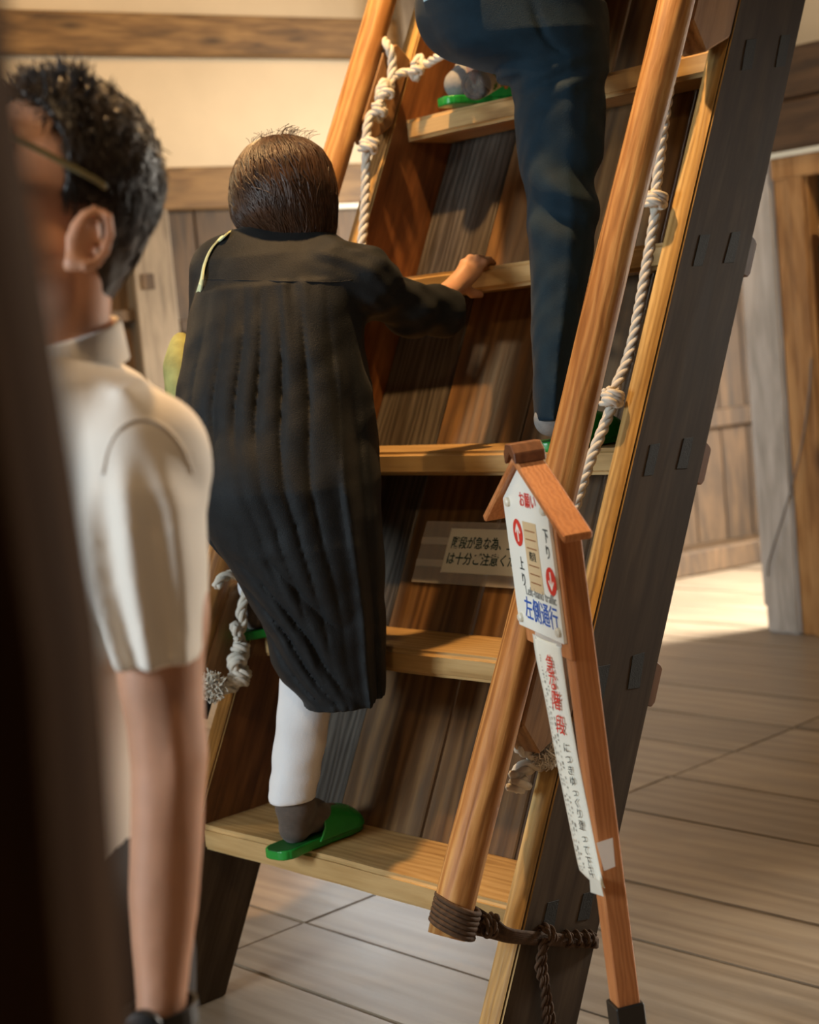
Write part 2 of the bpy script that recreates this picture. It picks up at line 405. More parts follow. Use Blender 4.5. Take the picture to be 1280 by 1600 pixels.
for zz in (_dz, .9, .25): box('door_rail', (.165, .055, zz-.035), (2.3, .09, zz+.035), M_['beamdark'], door, PB, .004)
# curved edge post behind
cb = empty('leaning_brace', PC+(-T)*.3, 'orange brown brace standing beyond the brown post at the right edge', 'post')
mesh_obj('brace_shaft', *tube(np.array([PC + (-T)*.25 + UH*.02 + Z*z + (-T)*(.10 if z < 1 else .10*(1-(z-1)/.75)) for z in np.linspace(0, 1.75, 14)]), .05, 10), M_['brownpost'], cb, smooth=True)
# electric wire hanging down the grey post
wp = [(1268, 560), (1264, 620), (1252, 700), (1236, 765), (1222, 812), (1210, 850), (1201, 880), (1200, 900)]
wv = tube(catmull([pl(x, y, PC-UH*.018, NP) for x, y in wp], 6), .0035, 6)
tag(mesh_obj('electric_wire', *wv, plain('grey_wire', (.16, .15, .15), .3), None, smooth=True), 'thin dark wire hanging loosely down the pale grey post', 'wire')

# ------------------------------------------------------------------ near dark column at left
CD_ = .58                                   # depth of the column's far right arris, which makes its outline
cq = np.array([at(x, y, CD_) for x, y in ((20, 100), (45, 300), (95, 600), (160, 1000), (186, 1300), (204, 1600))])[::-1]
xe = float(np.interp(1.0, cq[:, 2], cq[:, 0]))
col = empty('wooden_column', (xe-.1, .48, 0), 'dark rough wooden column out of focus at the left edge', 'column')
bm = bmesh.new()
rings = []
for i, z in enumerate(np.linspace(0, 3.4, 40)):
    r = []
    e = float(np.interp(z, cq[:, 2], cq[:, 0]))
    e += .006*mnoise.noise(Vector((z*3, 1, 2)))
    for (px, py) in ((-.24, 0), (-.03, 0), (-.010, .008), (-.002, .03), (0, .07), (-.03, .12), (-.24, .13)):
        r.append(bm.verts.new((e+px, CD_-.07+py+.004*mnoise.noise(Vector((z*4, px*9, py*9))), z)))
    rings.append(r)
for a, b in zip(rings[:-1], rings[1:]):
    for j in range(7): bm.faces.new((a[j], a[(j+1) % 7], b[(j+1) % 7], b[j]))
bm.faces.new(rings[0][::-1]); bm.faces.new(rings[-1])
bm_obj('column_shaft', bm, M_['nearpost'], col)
box('base_stone', (-.3, -.05, 0), (.05, .3, .03), plain('base_stone', (.1, .095, .09), .9, .4, 80), col, Matrix.Translation((float(cq[0, 0])-.01, CD_-.07, 0)), .01)

# ------------------------------------------------------------------ staircase
stair = empty('steep_staircase', O, 'steep wooden ladder staircase with golden treads and dark wide stringers', 'staircase')
SB = basis(S, T, -N, O)          # local x up the slope, y across to the left, z out of the front
LEN = 4.3
def stringer(t0, outer):
    # side plate cut level at the floor
    k = 1/math.tan(th)
    # floor cut: point at normal depth n has s = n*cos/sin for z=0
    cut = lambda n: n*math.cos(th)/math.sin(th)
    nm = 'stringer'
    bm = bmesh.new(); V = []
    prof = [(cut(0), 0), (LEN, 0), (LEN, dn), (cut(dn), dn)]
    a = [bm.verts.new((s_, t0, -n_)) for s_, n_ in prof]; b = [bm.verts.new((s_, t0+tk, -n_)) for s_, n_ in prof]
    bm.faces.new(a); bm.faces.new(b[::-1])
    for i in range(4): bm.faces.new((a[(i+1) % 4], a[i], b[i], b[(i+1) % 4]))
    bmesh.ops.recalc_face_normals(bm, faces=bm.faces)
    bmesh.ops.bevel(bm, geom=list(bm.edges), offset=.004, segments=2, affect='EDGES')
    bm.normal_update()
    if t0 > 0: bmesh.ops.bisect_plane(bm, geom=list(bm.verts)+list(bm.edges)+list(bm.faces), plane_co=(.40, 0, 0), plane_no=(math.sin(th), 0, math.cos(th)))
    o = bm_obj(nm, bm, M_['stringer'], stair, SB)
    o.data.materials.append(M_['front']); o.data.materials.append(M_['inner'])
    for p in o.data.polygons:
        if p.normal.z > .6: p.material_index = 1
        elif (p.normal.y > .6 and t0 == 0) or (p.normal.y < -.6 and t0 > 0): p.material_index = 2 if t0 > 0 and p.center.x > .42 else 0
    return o
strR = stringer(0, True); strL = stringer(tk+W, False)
# below the first tread the left stringer's inner face takes the dark outer material
NT = 9
KB = .186                        # front of the back planks (normal distance)
for k in range(1, NT+1):
    depth = .205
    ex = .02 if k == 1 else 0
    c = tread_pt(k, tk+W/2, 0)
    TB = basis(-T, UH, Z, c)
    ln = W/2
    bm = bmesh.new(); bmesh.ops.create_cube(bm, size=1)
    z = Z1+(k-1)*STEP
    dmax = KB/math.sin(th) - OFF - .003
    for v in bm.verts:
        x_, y_, z_ = v.co
        th_ = .052 if k != 1 else .056
        yy = -ex if y_ < 0 else (dmax + (z_-.5)*th_/math.tan(th)*1.0)
        v.co = ((ln-.001)*2*x_, yy, -.0 + (z_-.5)*th_)
    es = [e for e in bm.edges if abs((e.verts[0].co-e.verts[1].co).normalized().x) > .9]
    bmesh.ops.subdivide_edges(bm, edges=es, cuts=16, use_grid_fill=True)
    es = [e for e in bm.edges if e.calc_face_angle(0) > .5 and (e.verts[0].co.y+e.verts[1].co.y)/2 < .02]
    bmesh.ops.bevel(bm, geom=es, offset=.009, segments=3, affect='EDGES', clamp_overlap=True)
    sd = k*7.3
    for v in bm.verts:
        if v.co.y < .03:
            v.co.y += .004*mnoise.noise(Vector((v.co.x*5, sd, 0))) + (.003*math.cos(v.co.x*5))
            v.co.z += .0025*mnoise.noise(Vector((v.co.x*6, sd, 4)))
            if k == 2 and v.co.x < 0: v.co.z -= 0
    bm_obj('tread', bm, M_['tread'], stair, TB, smooth=False)
# sloping back planks, each a board of its own
seams = [tk, .226, .49, .752, tk+W]
for i in range(4):
    box('back_plank', (.512, seams[i]+.0025, -KB-.02-.004*(i % 2)), (LEN-.05, seams[i+1]-.0025, -KB-.002*(i % 2)), M_['plankdark' if i == 3 else 'plank'], stair, SB, .003, 1, .0012, 24)
# tenons let through the outer face, and wedges showing at the back edge
ten = {4: [(1095.6, 367), (1111, 366), (1099, 415), (1084, 416), (1145, 363), (1159, 361), (1148, 410), (1132, 411)],
       3: [(1017.5, 695), (1033, 692.6), (1022, 742), (1007, 744), (1070, 685), (1085, 683), (1075, 732), (1058.5, 732.6)],
       2: [(936, 1042), (955, 1038), (944, 1091.5), (930, 1094), (990, 1025), (1009, 1019), (1000.6, 1075), (982, 1077)],
       1: [(857, 1411), (875, 1406), (867, 1450), (848, 1453), (913, 1397), (930, 1392), (922, 1436), (903, 1440)],
       5: [(1168, 62), (1184, 60), (1176, 108), (1160, 110), (1222, 55), (1237, 53), (1228, 103), (1213, 105)]}
OP = O - T*.0022
for k, pts in ten.items():
    for j in (0, 4):
        q = []
        for (x, y) in pts[j:j+4]:
            p = pl(x, y, OP, T); q.append(((p-O)@S, -((p-O)@N)))
        prism('tenon', q, -.0010, .01, M_['tenon'], strR, SB, .0003)
for k, (x0, x1, y0, y1) in {4: (1172, 1187, 372, 415), 3: (1100, 1115, 698, 738), 2: (1022, 1037, 1043, 1085)}.items():
    z = (pl((x0+x1)/2, y0, O, T)[2] + pl((x0+x1)/2, y1, O, T)[2])/2
    s_mid = ((pl(x0, (y0+y1)/2, O, T)-O)@S)
    prism('wedge', [(s_mid-.05, -dn+.005), (s_mid-.046, -dn-.018), (s_mid-.036, -dn-.024), (s_mid+.03, -dn-.024), (s_mid+.036, -dn-.016), (s_mid+.04, -dn+.005)],
          .006, .04, M_['wedge'], strR, SB, .002)

# handrail logs
def log(name, t, n, s0, s1, r, seed, flat=False):
    L = 60; sd = 26; verts = []; faces = []
    for i in range(L+1):
        s_ = s0 + (s1-s0)*i/L
        ox = .006*mnoise.noise(Vector((s_*1.3, seed, 0))); oy = .006*mnoise.noise(Vector((s_*1.3, seed, 9)))
        for j in range(sd):
            a = 2*math.pi*j/sd
            rr = r*(1 + .05*mnoise.noise(Vector((s_*3, math.cos(a)*1.5+seed, math.sin(a)*1.5))) + .018*mnoise.noise(Vector((s_*9, math.cos(a)*5+seed, math.sin(a)*5))))
            ca, sa = math.cos(a), math.sin(a)
            if flat:                                 # hewn flats on the two inner sides
                pr = max(ca*math.cos(q)+sa*math.sin(q) for q in (-2.3, -1.2))
                if pr > .86: rr *= .86/pr
            crack = 0
            if flat and abs(((a - 2.6 - .25*math.sin(s_*2.2)) + math.pi) % (2*math.pi) - math.pi) < .16 and .75 < s_ < 1.15: crack = .008*math.sin((s_-.75)/.4*math.pi)
            rr -= crack
            if i in (0, L): rr *= .94
            verts.append((s_, t+ox+rr*ca, -n+oy+rr*sa))
    for i in range(L):
        for j in range(sd):
            j2 = (j+1) % sd; faces.append((i*sd+j, i*sd+j2, (i+1)*sd+j2, (i+1)*sd+j))
    faces.append(tuple(range(sd))[::-1]); faces.append(tuple(L*sd+j for j in range(sd)))
    o = mesh_obj(name, verts, faces, M_['log'], stair, SB)
    me = o.data
    for p in me.polygons: p.use_smooth = len(p.vertices) == 4
    return o
log('handrail_log', tk/2, -.147, .376, 4.1, .0365, 3.1, True)
log('handrail_log', tk*1.5+W, -.117, .43, 4.1, .0335, 8.4)
# brackets between stringer and handrail
def bracket(s0, t0, n1, up=1):
    return prism('rail_bracket', [(s0+.02, .004), (s0-.05, n1*.45), (s0-.012, n1-.02), (s0+.17, n1-.022), (s0+.215, n1*.5), (s0+.20, .004)], t0-.003, t0+tk+.003, M_['bracket'], stair, SB, .004)
sL = (pl(617, 214, O+T*(tk+W), T)-O)@S
bracket(sL, tk+W, .115)
sR = (pl(1132, 106, O+T*tk, T)-O)@S
bracket(sR, 0, .145)
sL2 = (pl(395, 1010, O+T*(tk+W), T)-O)@S
bracket(sL2-.08, tk+W, .115)
sR2 = (pl(868, 1150, O+T*tk, T)-O)@S
bracket(sR2, 0, .145)

# ------------------------------------------------------------------ notice taped to the back planks
nb = O + N*(KB-.004)
def on_plank(x, y, lift=0): 
    p = pl(x, y, nb-N*lift, N); return (p-O)@S, (p-O)@T
c0 = [on_plank(*q) for q in ((669, 814), (806, 819), (800, 912), (644, 904))]
notice = empty('taped_notice', pl(740, 860, nb, N), 'white paper notice with dark green writing taped to the back planks', 'notice')
def quad_sheet(name, pts, n0, mat, parent, thick=.0006):
    bm = bmesh.new()
    a = [bm.verts.new((s_, t_, -n0)) for s_, t_ in pts]; b = [bm.verts.new((s_, t_, -n0+thick)) for s_, t_ in pts]
    bm.faces.new(a); bm.faces.new(b[::-1])
    for i in range(4): bm.faces.new((a[(i+1) % 4], a[i], b[i], b[(i+1) % 4]))
    bmesh.ops.recalc_face_normals(bm, faces=bm.faces)
    return bm_obj(name, bm, mat, parent, SB)
smid = sum(p[0] for p in c0)/4
sheet = [on_plank(*q) for q in ((707, 826), (812, 829), (806, 901), (689, 894))]
# make it a true rectangle in stair coordinates
s_hi = (sheet[0][0]+sheet[1][0])/2; s_lo = (sheet[2][0]+sheet[3][0])/2; t_l = (sheet[0][1]+sheet[3][1])/2; t_r = t_l-.33
F0 = [(s_hi+.016, t_l+.085), (s_hi+.016, t_r-.02), (s_lo-.026, t_r-.02), (s_lo-.026, t_l+.085)]
quad_sheet('film', F0, KB-.0045, M_['film'], notice)
quad_sheet('sheet', [(s_hi, t_l), (s_hi, t_r), (s_lo, t_r), (s_lo, t_l)], KB-.0055, M_['paper'], notice)
for q in (.32, .68):
    sm = s_hi+.016 - q*(s_hi-s_lo+.042)
    quad_sheet('tape', [(sm+.008, t_l+.085), (sm+.008, t_l-.002), (sm-.008, t_l-.002), (sm-.008, t_l+.085)], KB-.0052, M_['tape'], notice)
def text(name, body, size, mat, parent, M, xs=1.0, align='LEFT', spacing=1.0, extr=0.0002, bold=0):
    c = bpy.data.curves.new(name, 'FONT'); c.body = body; c.size = size; c.align_x = align; c.align_y = 'CENTER'
    c.space_character = spacing; c.extrude = extr; c.offset = bold
    o = bpy.data.objects.new(name, c); COL.objects.link(o); bpy.context.view_layer.update()
    me = bpy.data.meshes.new_from_object(o.evaluated_get(bpy.context.evaluated_depsgraph_get()))
    bpy.data.objects.remove(o); bpy.data.curves.remove(c)
    me.materials.clear(); me.materials.append(mat); me.name = name
    o2 = bpy.data.objects.new(name, me)
    return put(o2, M @ Matrix.Diagonal((xs, 1, 1, 1)), parent)
hs = s_hi-s_lo
for k, (body, fr) in enumerate((('階段が急な為、上り下り', .34), ('は十分ご注意ください', .70))):
    org = O + S*(s_hi-hs*fr) + T*(t_l-.012 + (.004 if k else 0)) + N*(KB-.0064)
    text('lettering', body, hs*.29, M_['greenink'], notice, basis(-T, S, -N, org), .82 if k == 0 else .9, bold=.0004)

# ------------------------------------------------------------------ sign with a little roof
GX = np.array([.2477, -.9688, -.0016]); GY = np.array([.9677, .2473, .0495]); GZ = np.array([-.0476, -.0138, .9988])
GC = at(837.5, 887.7, 2.45); GW, GH, GA = .2027, .2036, .0575
GB = basis(GX, GY, GZ, GC)       # x right across the board, y back, z up the post
sign = empty('roofed_sign', GC - GZ*(GC[2]/GZ[2]), 'small roofed wooden sign on a post with a white left-hand traffic board', 'sign')
h2 = GH/2; w2 = GW/2
prism('sign_board', [(-w2, -h2), (w2, -h2), (w2, h2), (0, h2+GA), (-w2, h2)], -.006, 0, M_['white'], sign, GB, .0008)
prism('backing', [(-w2+.008, -h2-.026), (w2+.006, -h2-.026), (w2+.006, h2), (0, h2+GA-.006), (-w2+.008, h2)], .0005, .009, M_['signwood'], sign, GB, .002)
sl = math.atan2(GA, w2); ca, sa = math.cos(sl), math.sin(sl)
RL = .212
for sg in (1, -1):
    d = (ca*sg, -sa); nn = (sa*sg, ca); ap = (0, h2+GA+.003)
    a = (ap[0], ap[1]); b = (ap[0]+d[0]*RL, ap[1]+d[1]*RL)
    prism('roof_board', [a, b, (b[0]+nn[0]*.013, b[1]+nn[1]*.013), (a[0]+nn[0]*.013 if sg > 0 else 0, a[1]+nn[1]*.013)], -.016, .028, M_['signwood'], sign, GB, .0025)
prism('ridge_cap', [(-.024, h2+GA+.012-.010), (0, h2+GA+.020), (.026, h2+GA+.012-.008), (.026, h2+GA+.020), (.012, h2+GA+.034), (-.012, h2+GA+.034), (-.024, h2+GA+.020)], -.020, .030, M_['signdark'], sign, GB, .0015)
PW = .036
px0 = w2 - .034
prism('post', [(px0, -1.02), (px0+PW*.0+.036, -1.02), (px0+.036, h2-.02), (px0, h2-.02)], .006, .006+.036, M_['signwood'], sign, GB, .002)

def g(x, y, off=-.0064): # pixel on the board plane -> local (x, z)
    p = pl(x, y, GC+GY*off, GY); q = p-GC; return q@GX, q@GZ
for (x, y) in ((794.5, 784), (854.5, 799), (815.5, 964), (878.5, 990)):
    gx, gz = g(x, y)
    gx = max(-w2+.010, min(w2-.010, gx))
    v = []; fs = []
    for i, (rr, yy) in enumerate(((.0075, -.006), (.0075, -.010), (.005, -.0125))):
        for j in range(12): v.append((gx+rr*math.cos(j*math.pi/6), yy, gz+rr*math.sin(j*math.pi/6)))
    for i in range(2):
        for j in range(12): fs.append((i*12+j, i*12+(j+1) % 12, (i+1)*12+(j+1) % 12, (i+1)*12+j))
    fs.append(tuple(24+j for j in range(12)))
    mesh_obj('peg', v, fs, M_['peg'], sign, GB)
def gtext(body, x, y, px_h, mat, xs=1.0, vertical=False, bold=.00015, spacing=1.0):
    gx, gz = g(x, y); size = px_h*2.45/f
    org = GC + GX*gx + GZ*gz - GY*.0066
    if vertical: body = '\n'.join(body)
    return text('lettering', body, size, mat, sign, basis(GX, GZ, -GY, org), xs, 'CENTER', bold=bold, spacing=spacing)
gtext('お願い', 824, 784, 26, M_['red'], 1.02, bold=.0002)
gtext('左側通行', 846, 961, 40, M_['blue'], .98, bold=.0002)
gtext('Left-hand traffic', 845, 931, 21, M_['grey'], 1.06)
def column_text(chars, x, y0, y1, h, mat):
    for i, ch in enumerate(chars):
        t = i/(max(1, len(chars)-1)); gtext(ch, x[0]+(x[1]-x[0])*t, y0+(y1-y0)*t, h, mat, .95)
column_text('上り', (815.5, 819), 882, 907, 24, M_['black'])
column_text('下り', (853, 856.5), 839, 865, 24, M_['black'])
def gpoly(name, pts, mat, y=-.0064):
    q = [g(*p) if len(p) == 2 else p[:2] for p in pts]
    return prism(name, q, y-.0003, y, mat, sign, GB)
def grect(name, x0, x1, z0, z1, mat, y=-.0064):
    return prism(name, [(x0, z0), (x1, z0), (x1, z1), (x0, z1)], y-.0003, y, mat, sign, GB)
sx0, szt = g(817, 815); sx1, szb = g(850, 920)
_, zb2 = g(829, 918); xm0, xm1 = g(818, 830)[0], g(838, 830)[0]
grect('stair_print', xm0, xm1, g(838, 925)[1], g(828, 817)[1], M_['tan'])
zt = g(828, 817)[1]; zbm = g(838, 925)[1]
for k in (1, 2, 3, 5, 6, 7):
    zz = zt + (zbm-zt)*k/8; grect('step_line', xm0+.008, xm1-.008, zz-.0009, zz+.0009, M_['brownink'], -.0068)
cx_ = (xm0+xm1)/2; ctr = GC + GX*cx_ + GZ*((zt+zbm)/2) - GY*.0070
text('lettering', '階段', .0155, M_['black'], sign, basis(GX, GZ, -GY, ctr + GZ*.0), 1.0, 'CENTER')
for (x, y, up) in ((809.5, 832, 1), (861.5, 909, -1)):
    gx, gz = g(x, y); r = .0215
    prism('arrow_disc', [(gx+r*math.cos(a), gz+r*math.sin(a)) for a in np.linspace(0, 2*math.pi, 28, endpoint=False)], -.0067, -.0064, M_['red'], sign, GB)
    s_ = up
    arrow = [(-.0022, -.014), (.0022, -.014), (.0022, .006), (.009, -.0015), (.0115, .0012), (0, .0145), (-.0115, .0012), (-.009, -.0015), (-.0022, .006)]
    prism('arrow', [(gx+a*s_, gz+b*s_) for a, b in arrow], -.0071, -.0067, M_['white'], sign, GB)
# black sleeve and foot of the sign post
prism('post_sleeve', [(px0-.004, -1.0), (px0+.040, -1.0), (px0+.040, -.665), (px0-.004, -.665)], .001, .047, M_['blackplastic'], sign, GB, .002)
gb = GC + GX*(px0+.018) + GY*.024; gb = gb - GZ*(gb[2]/GZ[2])
box('foot_plate', (-.13, -.13, 0), (.13, .13, .03), M_['blackplastic'], sign, Matrix.Translation(Vector(gb)), .006, 2)

# ------------------------------------------------------------------ paper strip taped to the sign post
strip = empty('paper_strip', at(880, 1200, 2.42), 'long white paper strip with red and black writing hanging on the sign post', 'paper')
Lpx = [(832, 990), (838, 1030), (851, 1090), (868, 1180), (884, 1260), (903, 1350), (909, 1363)]
Rpx = [(876, 1008), (881, 1050), (890, 1110), (905, 1195), (922, 1280), (939, 1365), (945, 1388)]
lp = catmull([at(x, y, 2.50 - .02*math.sin(i/6*3.1)) for i, (x, y) in enumerate(Lpx)], 6)
rp_ = catmull([at(x, y, 2.395 + .02*math.sin(i/6*3.1)) for i, (x, y) in enumerate(Rpx)], 6)
def strip_pt(u, v):      # u across 0..1, v along 0..1
    k = v*(len(lp)-1); i = min(int(k), len(lp)-2); t = k-i
    a = lp[i]*(1-t)+lp[i+1]*t; b = rp_[i]*(1-t)+rp_[i+1]*t
    p = a*(1-u)+b*u
    return p - np.array([.02, .012, 0])*math.sin(u*math.pi)*.18
nv = len(lp); V = []; Fc = []
for off in (0, 1):
    for i in range(nv):
        for j in range(9): V.append(strip_pt(j/8, i/(nv-1)) + (np.array([.0006, .0003, 0]) if off else 0))
B = nv*9
for i in range(nv-1):
    for j in range(8):
        q = (i*9+j, i*9+j+1, (i+1)*9+j+1, (i+1)*9+j); Fc.append(q); Fc.append(tuple(B+k for k in q[::-1]))
for i in range(nv-1):
    Fc.append((i*9, (i+1)*9, B+(i+1)*9, B+i*9)); Fc.append((i*9+8, B+i*9+8, B+(i+1)*9+8, (i+1)*9+8))
for j in range(8):
    Fc.append((j, B+j, B+j+1, j+1)); k = (nv-1)*9; Fc.append((k+j, k+j+1, B+k+j+1, B+k+j))
mesh_obj('sheet', V, Fc, M_['paper'], strip, smooth=True)
def strip_text(body, u, v0, v1, wid, mat, bold=0):
    n = len(body)
    for i, ch in enumerate(body):
        if ch == ' ': continue
        v = v0 + (v1-v0)*(i+.5)/n
        c = strip_pt(u, v); ex = strip_pt(min(1, u+.05), v)-strip_pt(u-.05, v); ex /= np.linalg.norm(ex)
        ey = strip_pt(u, v-.01)-strip_pt(u, v+.01); ey -= ex*(ey@ex); hgt = np.linalg.norm(strip_pt(u, v0)-strip_pt(u, v1))/n; ey /= np.linalg.norm(ey)
        ez = np.cross(ex, ey)
        if ez@(CAM-c) < 0: ez = -ez
        text('lettering', ch, hgt*1.02, mat, strip, basis(ex, ey, np.cross(ex, ey), c + ez*.0035), wid/hgt, 'CENTER', bold=bold)
strip_text('急な階段', .66, .115, .435, .024, M_['red'], .0002)
strip_text('につきゆっくり登って下さい', .72, .44, .88, .014, M_['black'])
for (u, v0, v1, k) in ((.27, .10, .86, 46), (.40, .20, .84, 40), (.15, .26, .90, 46)):
    parts = []
    for i in range(k):
        if random.random() < .22: continue
        v = v0+(v1-v0)*i/k; dv = (v1-v0)/k*random.uniform(.35, .8); ww = random.uniform(.012, .026)
        a, b, c, d = (strip_pt(u-ww, v), strip_pt(u+ww, v+.002), strip_pt(u+ww*random.uniform(.2, 1), v+dv), strip_pt(u-ww*random.uniform(.2, 1), v+dv))
        nrm = np.cross(b-a, d-a); nrm /= np.linalg.norm(nrm)
        if nrm@(CAM-a) < 0: nrm = -nrm
        parts.append(([p+nrm*.0012 for p in (a, b, c, d)], [(0, 1, 2, 3)]))
    o = mesh_obj('fine_print', *join(parts), M_['grey'], strip); o['kind'] = 'stuff'
# tapes
def tape(pts, parent, mat='tape'):
    v = list(pts); bk = [p + GY*.0008 for p in pts]; n = len(v)
    fs = [tuple(range(n)), tuple(range(2*n-1, n-1, -1))] + [(i, n+i, n+(i+1) % n, (i+1) % n) for i in range(n)]
    return mesh_obj('tape', v+bk, fs, M_[mat], parent)
tape([at(932, 1317, 2.375), at(957, 1309, 2.375), at(961, 1354, 2.375), at(944, 1361, 2.375)], strip)
tape([at(836, 986, 2.485), at(877, 1004, 2.388), at(878, 1012, 2.388), at(836, 998, 2.485)], strip)
tape([at(921, 1368, 2.40), at(938, 1378, 2.395), at(943, 1401, 2.395), at(923, 1394, 2.40)], strip, 'paper')

# ------------------------------------------------------------------ white ropes
def pxpath(pts, plane_t=None, default=None):
    out = []
    for p in pts:
        t_ = p[2] if len(p) > 2 else default
        out.append(pl(p[0], p[1], O + T*t_, T))
    return out
def knot(c, ax, r, turns=2.2, spread=1.1):
    """a lump of rope wound round axis ax at c"""
    ax = ax/np.linalg.norm(ax); a = np.cross(ax, [0.3, 1, .2]); a /= np.linalg.norm(a); b = np.cross(ax, a)
    q = []
    for i in range(int(turns*9)+1):
        t = i/9*2*math.pi/1; k = i/(turns*9)
        q.append(c + (a*math.cos(t) + b*math.sin(t))*r*1.25 + ax*r*spread*(k-.5)*2.2)
    return q
def rope(name, path, r, label, knots=(), mat='rope', cat='rope', extra=()):
    root = empty(name, path[-1], label, cat)
    pth = catmull(path, 8)
    mesh_obj('rope_length', *rope_geo(pth, r), M_[mat], root, smooth=True)
    for (c, ax, kr, tn) in knots:
        mesh_obj('knot', *rope_geo(catmull(knot(np.array(c), np.array(ax), kr, tn), 4), r*.95), M_[mat], root, smooth=True)
    return root
RR = .0105
tr = .075
rp1 = pxpath([(1112, -40), (1100, 5), (1088, 35), (1074, 54), (1058, 80), (1044, 150), (1035, 215), (1030, 262), (1025, 300), (1024, 335), (1018, 372), (1009, 425), (1000, 475), (990, 528), (978, 570), (962, 606), (955, 638), (940, 676), (922, 722), (904, 775), (878, 860), (850, 960), (832, 1050), (820, 1105), (824, 1140)], None, tr)
rr1 = rope('white_rope', rp1, RR, 'long white knotted rope hanging beside the right handrail log',
     [(pl(1026, 312, O+T*(tr-.012), T), S, RR*1.05, 2.0), (pl(957, 622, O+T*(tr-.012), T), S, RR*1.05, 2.0)])
rp2 = pxpath([(822, 1130), (826, 1160), (838, 1180), (850, 1190), (835, 1196), (815, 1202), (808, 1218), (814, 1234)], None, tr-.03)
rr2 = rope('white_rope_end', rp2, RR*1.35, 'knotted white rope end with a frayed tuft behind the paper strip',
     [(pl(825, 1158, O+T*(tr-.03), T), T+S*.4, RR*1.25, 1.8), (pl(812, 1222, O+T*(tr-.04), T), S, RR*.8, 1.3)])
def tuft(name, c, r, parent, mat, n=260, seed=1):
    rg = np.random.default_rng(seed); parts = []
    for i in range(n):
        d = rg.normal(size=3); d /= np.linalg.norm(d)
        p0 = c + d*r*.45; p2 = c + d*r*rg.uniform(.75, .98) + rg.normal(size=3)*r*.18; p1 = (p0+p2)/2 + rg.normal(size=3)*r*.3
        parts.append(tube(catmull([p0, p1, p2], 3), r*.045, 4))
    o = mesh_obj(name, *join(parts), M_[mat], parent, smooth=True); o['kind'] = 'stuff'; return o
tuft('frayed_tuft', pl(853, 1172, O+T*(tr-.05), T), .030, rr2, 'rope', 900, 3)
tl = tk+W-.03
rp3 = pxpath([(600, 64, tl+.03), (608, 74), (613, 95), (612, 118), (609, 138), (600, 128), (592, 150), (598, 172), (592, 186), (581, 178), (574, 200), (573, 222), (572, 262), (571, 300), (569, 340), (566, 372), (563, 400), (556, 450), (545, 520), (530, 610), (500, 730), (470, 830)], None, tl)
rope('white_rope_hanging', rp3, RR*1.05, 'white knotted rope hanging from the bracket of the left handrail',
     [(pl(577, 227, O+T*(tl-.012), T), S, RR*1.1, 2.0), (pl(604, 145, O+T*(tl-.014), T), S+T*.3, RR*.9, 1.4), (pl(593, 172, O+T*(tl-.014), T), S, RR*.9, 1.4)])
rp4 = pxpath([(612, 122, tl), (626, 115, tl-.01), (640, 113, tl-.02), (652, 122, tl-.03), (650, 100, tl-.04), (657, 90, tl-.04), (664, 101, tl-.06), (680, 92, tl-.10), (700, 81, tl-.16), (724, 64, tl-.24)], None, tl)
rope('white_rope_across', rp4, RR*1.0, 'white rope strung across behind the climbing man with one knot',
     [(pl(652, 108, O+T*(tl-.055), T), S, RR*.8, 1.3)])
rp5 = pxpath([(338, 918), (345, 905), (360, 898), (376, 902), (386, 918), (381, 940), (376, 958), (380, 975), (370, 990), (366, 975), (370, 985), (378, 1005), (384, 1022), (372, 1034), (382, 1046), (376, 1062), (362, 1076), (344, 1074), (332, 1064)], None, tl-.02)
rr5 = rope('white_rope_lower', rp5, RR*1.05, 'white rope with several knots ending in a frayed ball at lower left of the stairs',
     [(pl(377, 1008, O+T*(tl-.03), T), S, RR*.85, 1.3), (pl(371, 1036, O+T*(tl-.035), T), S*.6+T, RR*1.0, 1.6), (pl(374, 1058, O+T*(tl-.035), T), S, RR*1.25, 1.8)])
tuft('frayed_tuft', pl(330, 1074, O+T*(tl-.03), T), .027, rr5, 'rope', 900, 5)
bt = pxpath([(326, 1088), (322, 1104), (317, 1122)], None, tl-.03)
mesh_obj('black_tape', *tube(np.array(bt), .0105, 12), M_['blackplastic'], rr5, smooth=True)

# ------------------------------------------------------------------ brown rope tying the log to the stringer
root = empty('brown_lashing', st(.3, 0, 0), 'brown rope lashing the right handrail log to the stringer with hanging tail', 'rope')
lg = lambda s_, a, r: st(s_, tk/2 + r*math.cos(a), -.147 - r*math.sin(a))
parts = []
for k in range(6):
    ds = .0088*k
    r = .0385
    pth = []
    for a in np.linspace(-.55*math.pi, 1.35*math.pi, 16): pth.append(lg(.392+ds*.95 - .010*math.cos(a), math.pi - a, r))
    # from the log to the outer face
    e0 = pl(800, 1470-k*3.0, O-T*.006, T); e1 = pl(868, 1474-k*2.4, O-T*.007, T); e2 = pl(928, 1478-k*2.2, O-T*.006, T)
    mid = (pth[-1]+e0)/2
    A = pth[::1]
    A = A[::-1]
    full = [A[0]] + A[1:] 
    # order so that the last point is nearest the stringer's front arris
    if np.linalg.norm(full[-1]-e0) > np.linalg.norm(full[0]-e0): full = full[::-1]
    full += [full[-1]*.4+e0*.6, e0, e1, e2, e2 + N*.012 + T*.012, e2 + T*.035 + N*.01, e2 + T*(tk+.012) - N*.01, st((e0-O)@S+.0, tk+.006, .10), st((e0-O)@S, tk+.006, .02)]
    parts.append(tube(resample(catmull(full, 5), .006), .0050, 7))
for kk_ in parts: mesh_obj('rope_turn', *kk_, M_['brownrope'], root, smooth=True)
kc = pl(853, 1463, O-T*.012, T); kc2 = pl(915, 1466, O-T*.012, T)
kn = [rope_geo(catmull(knot(kc+S*.003, UH+Z*.1, .0125, 2.4, .5), 4), .0055, strands=2, sides=5)]
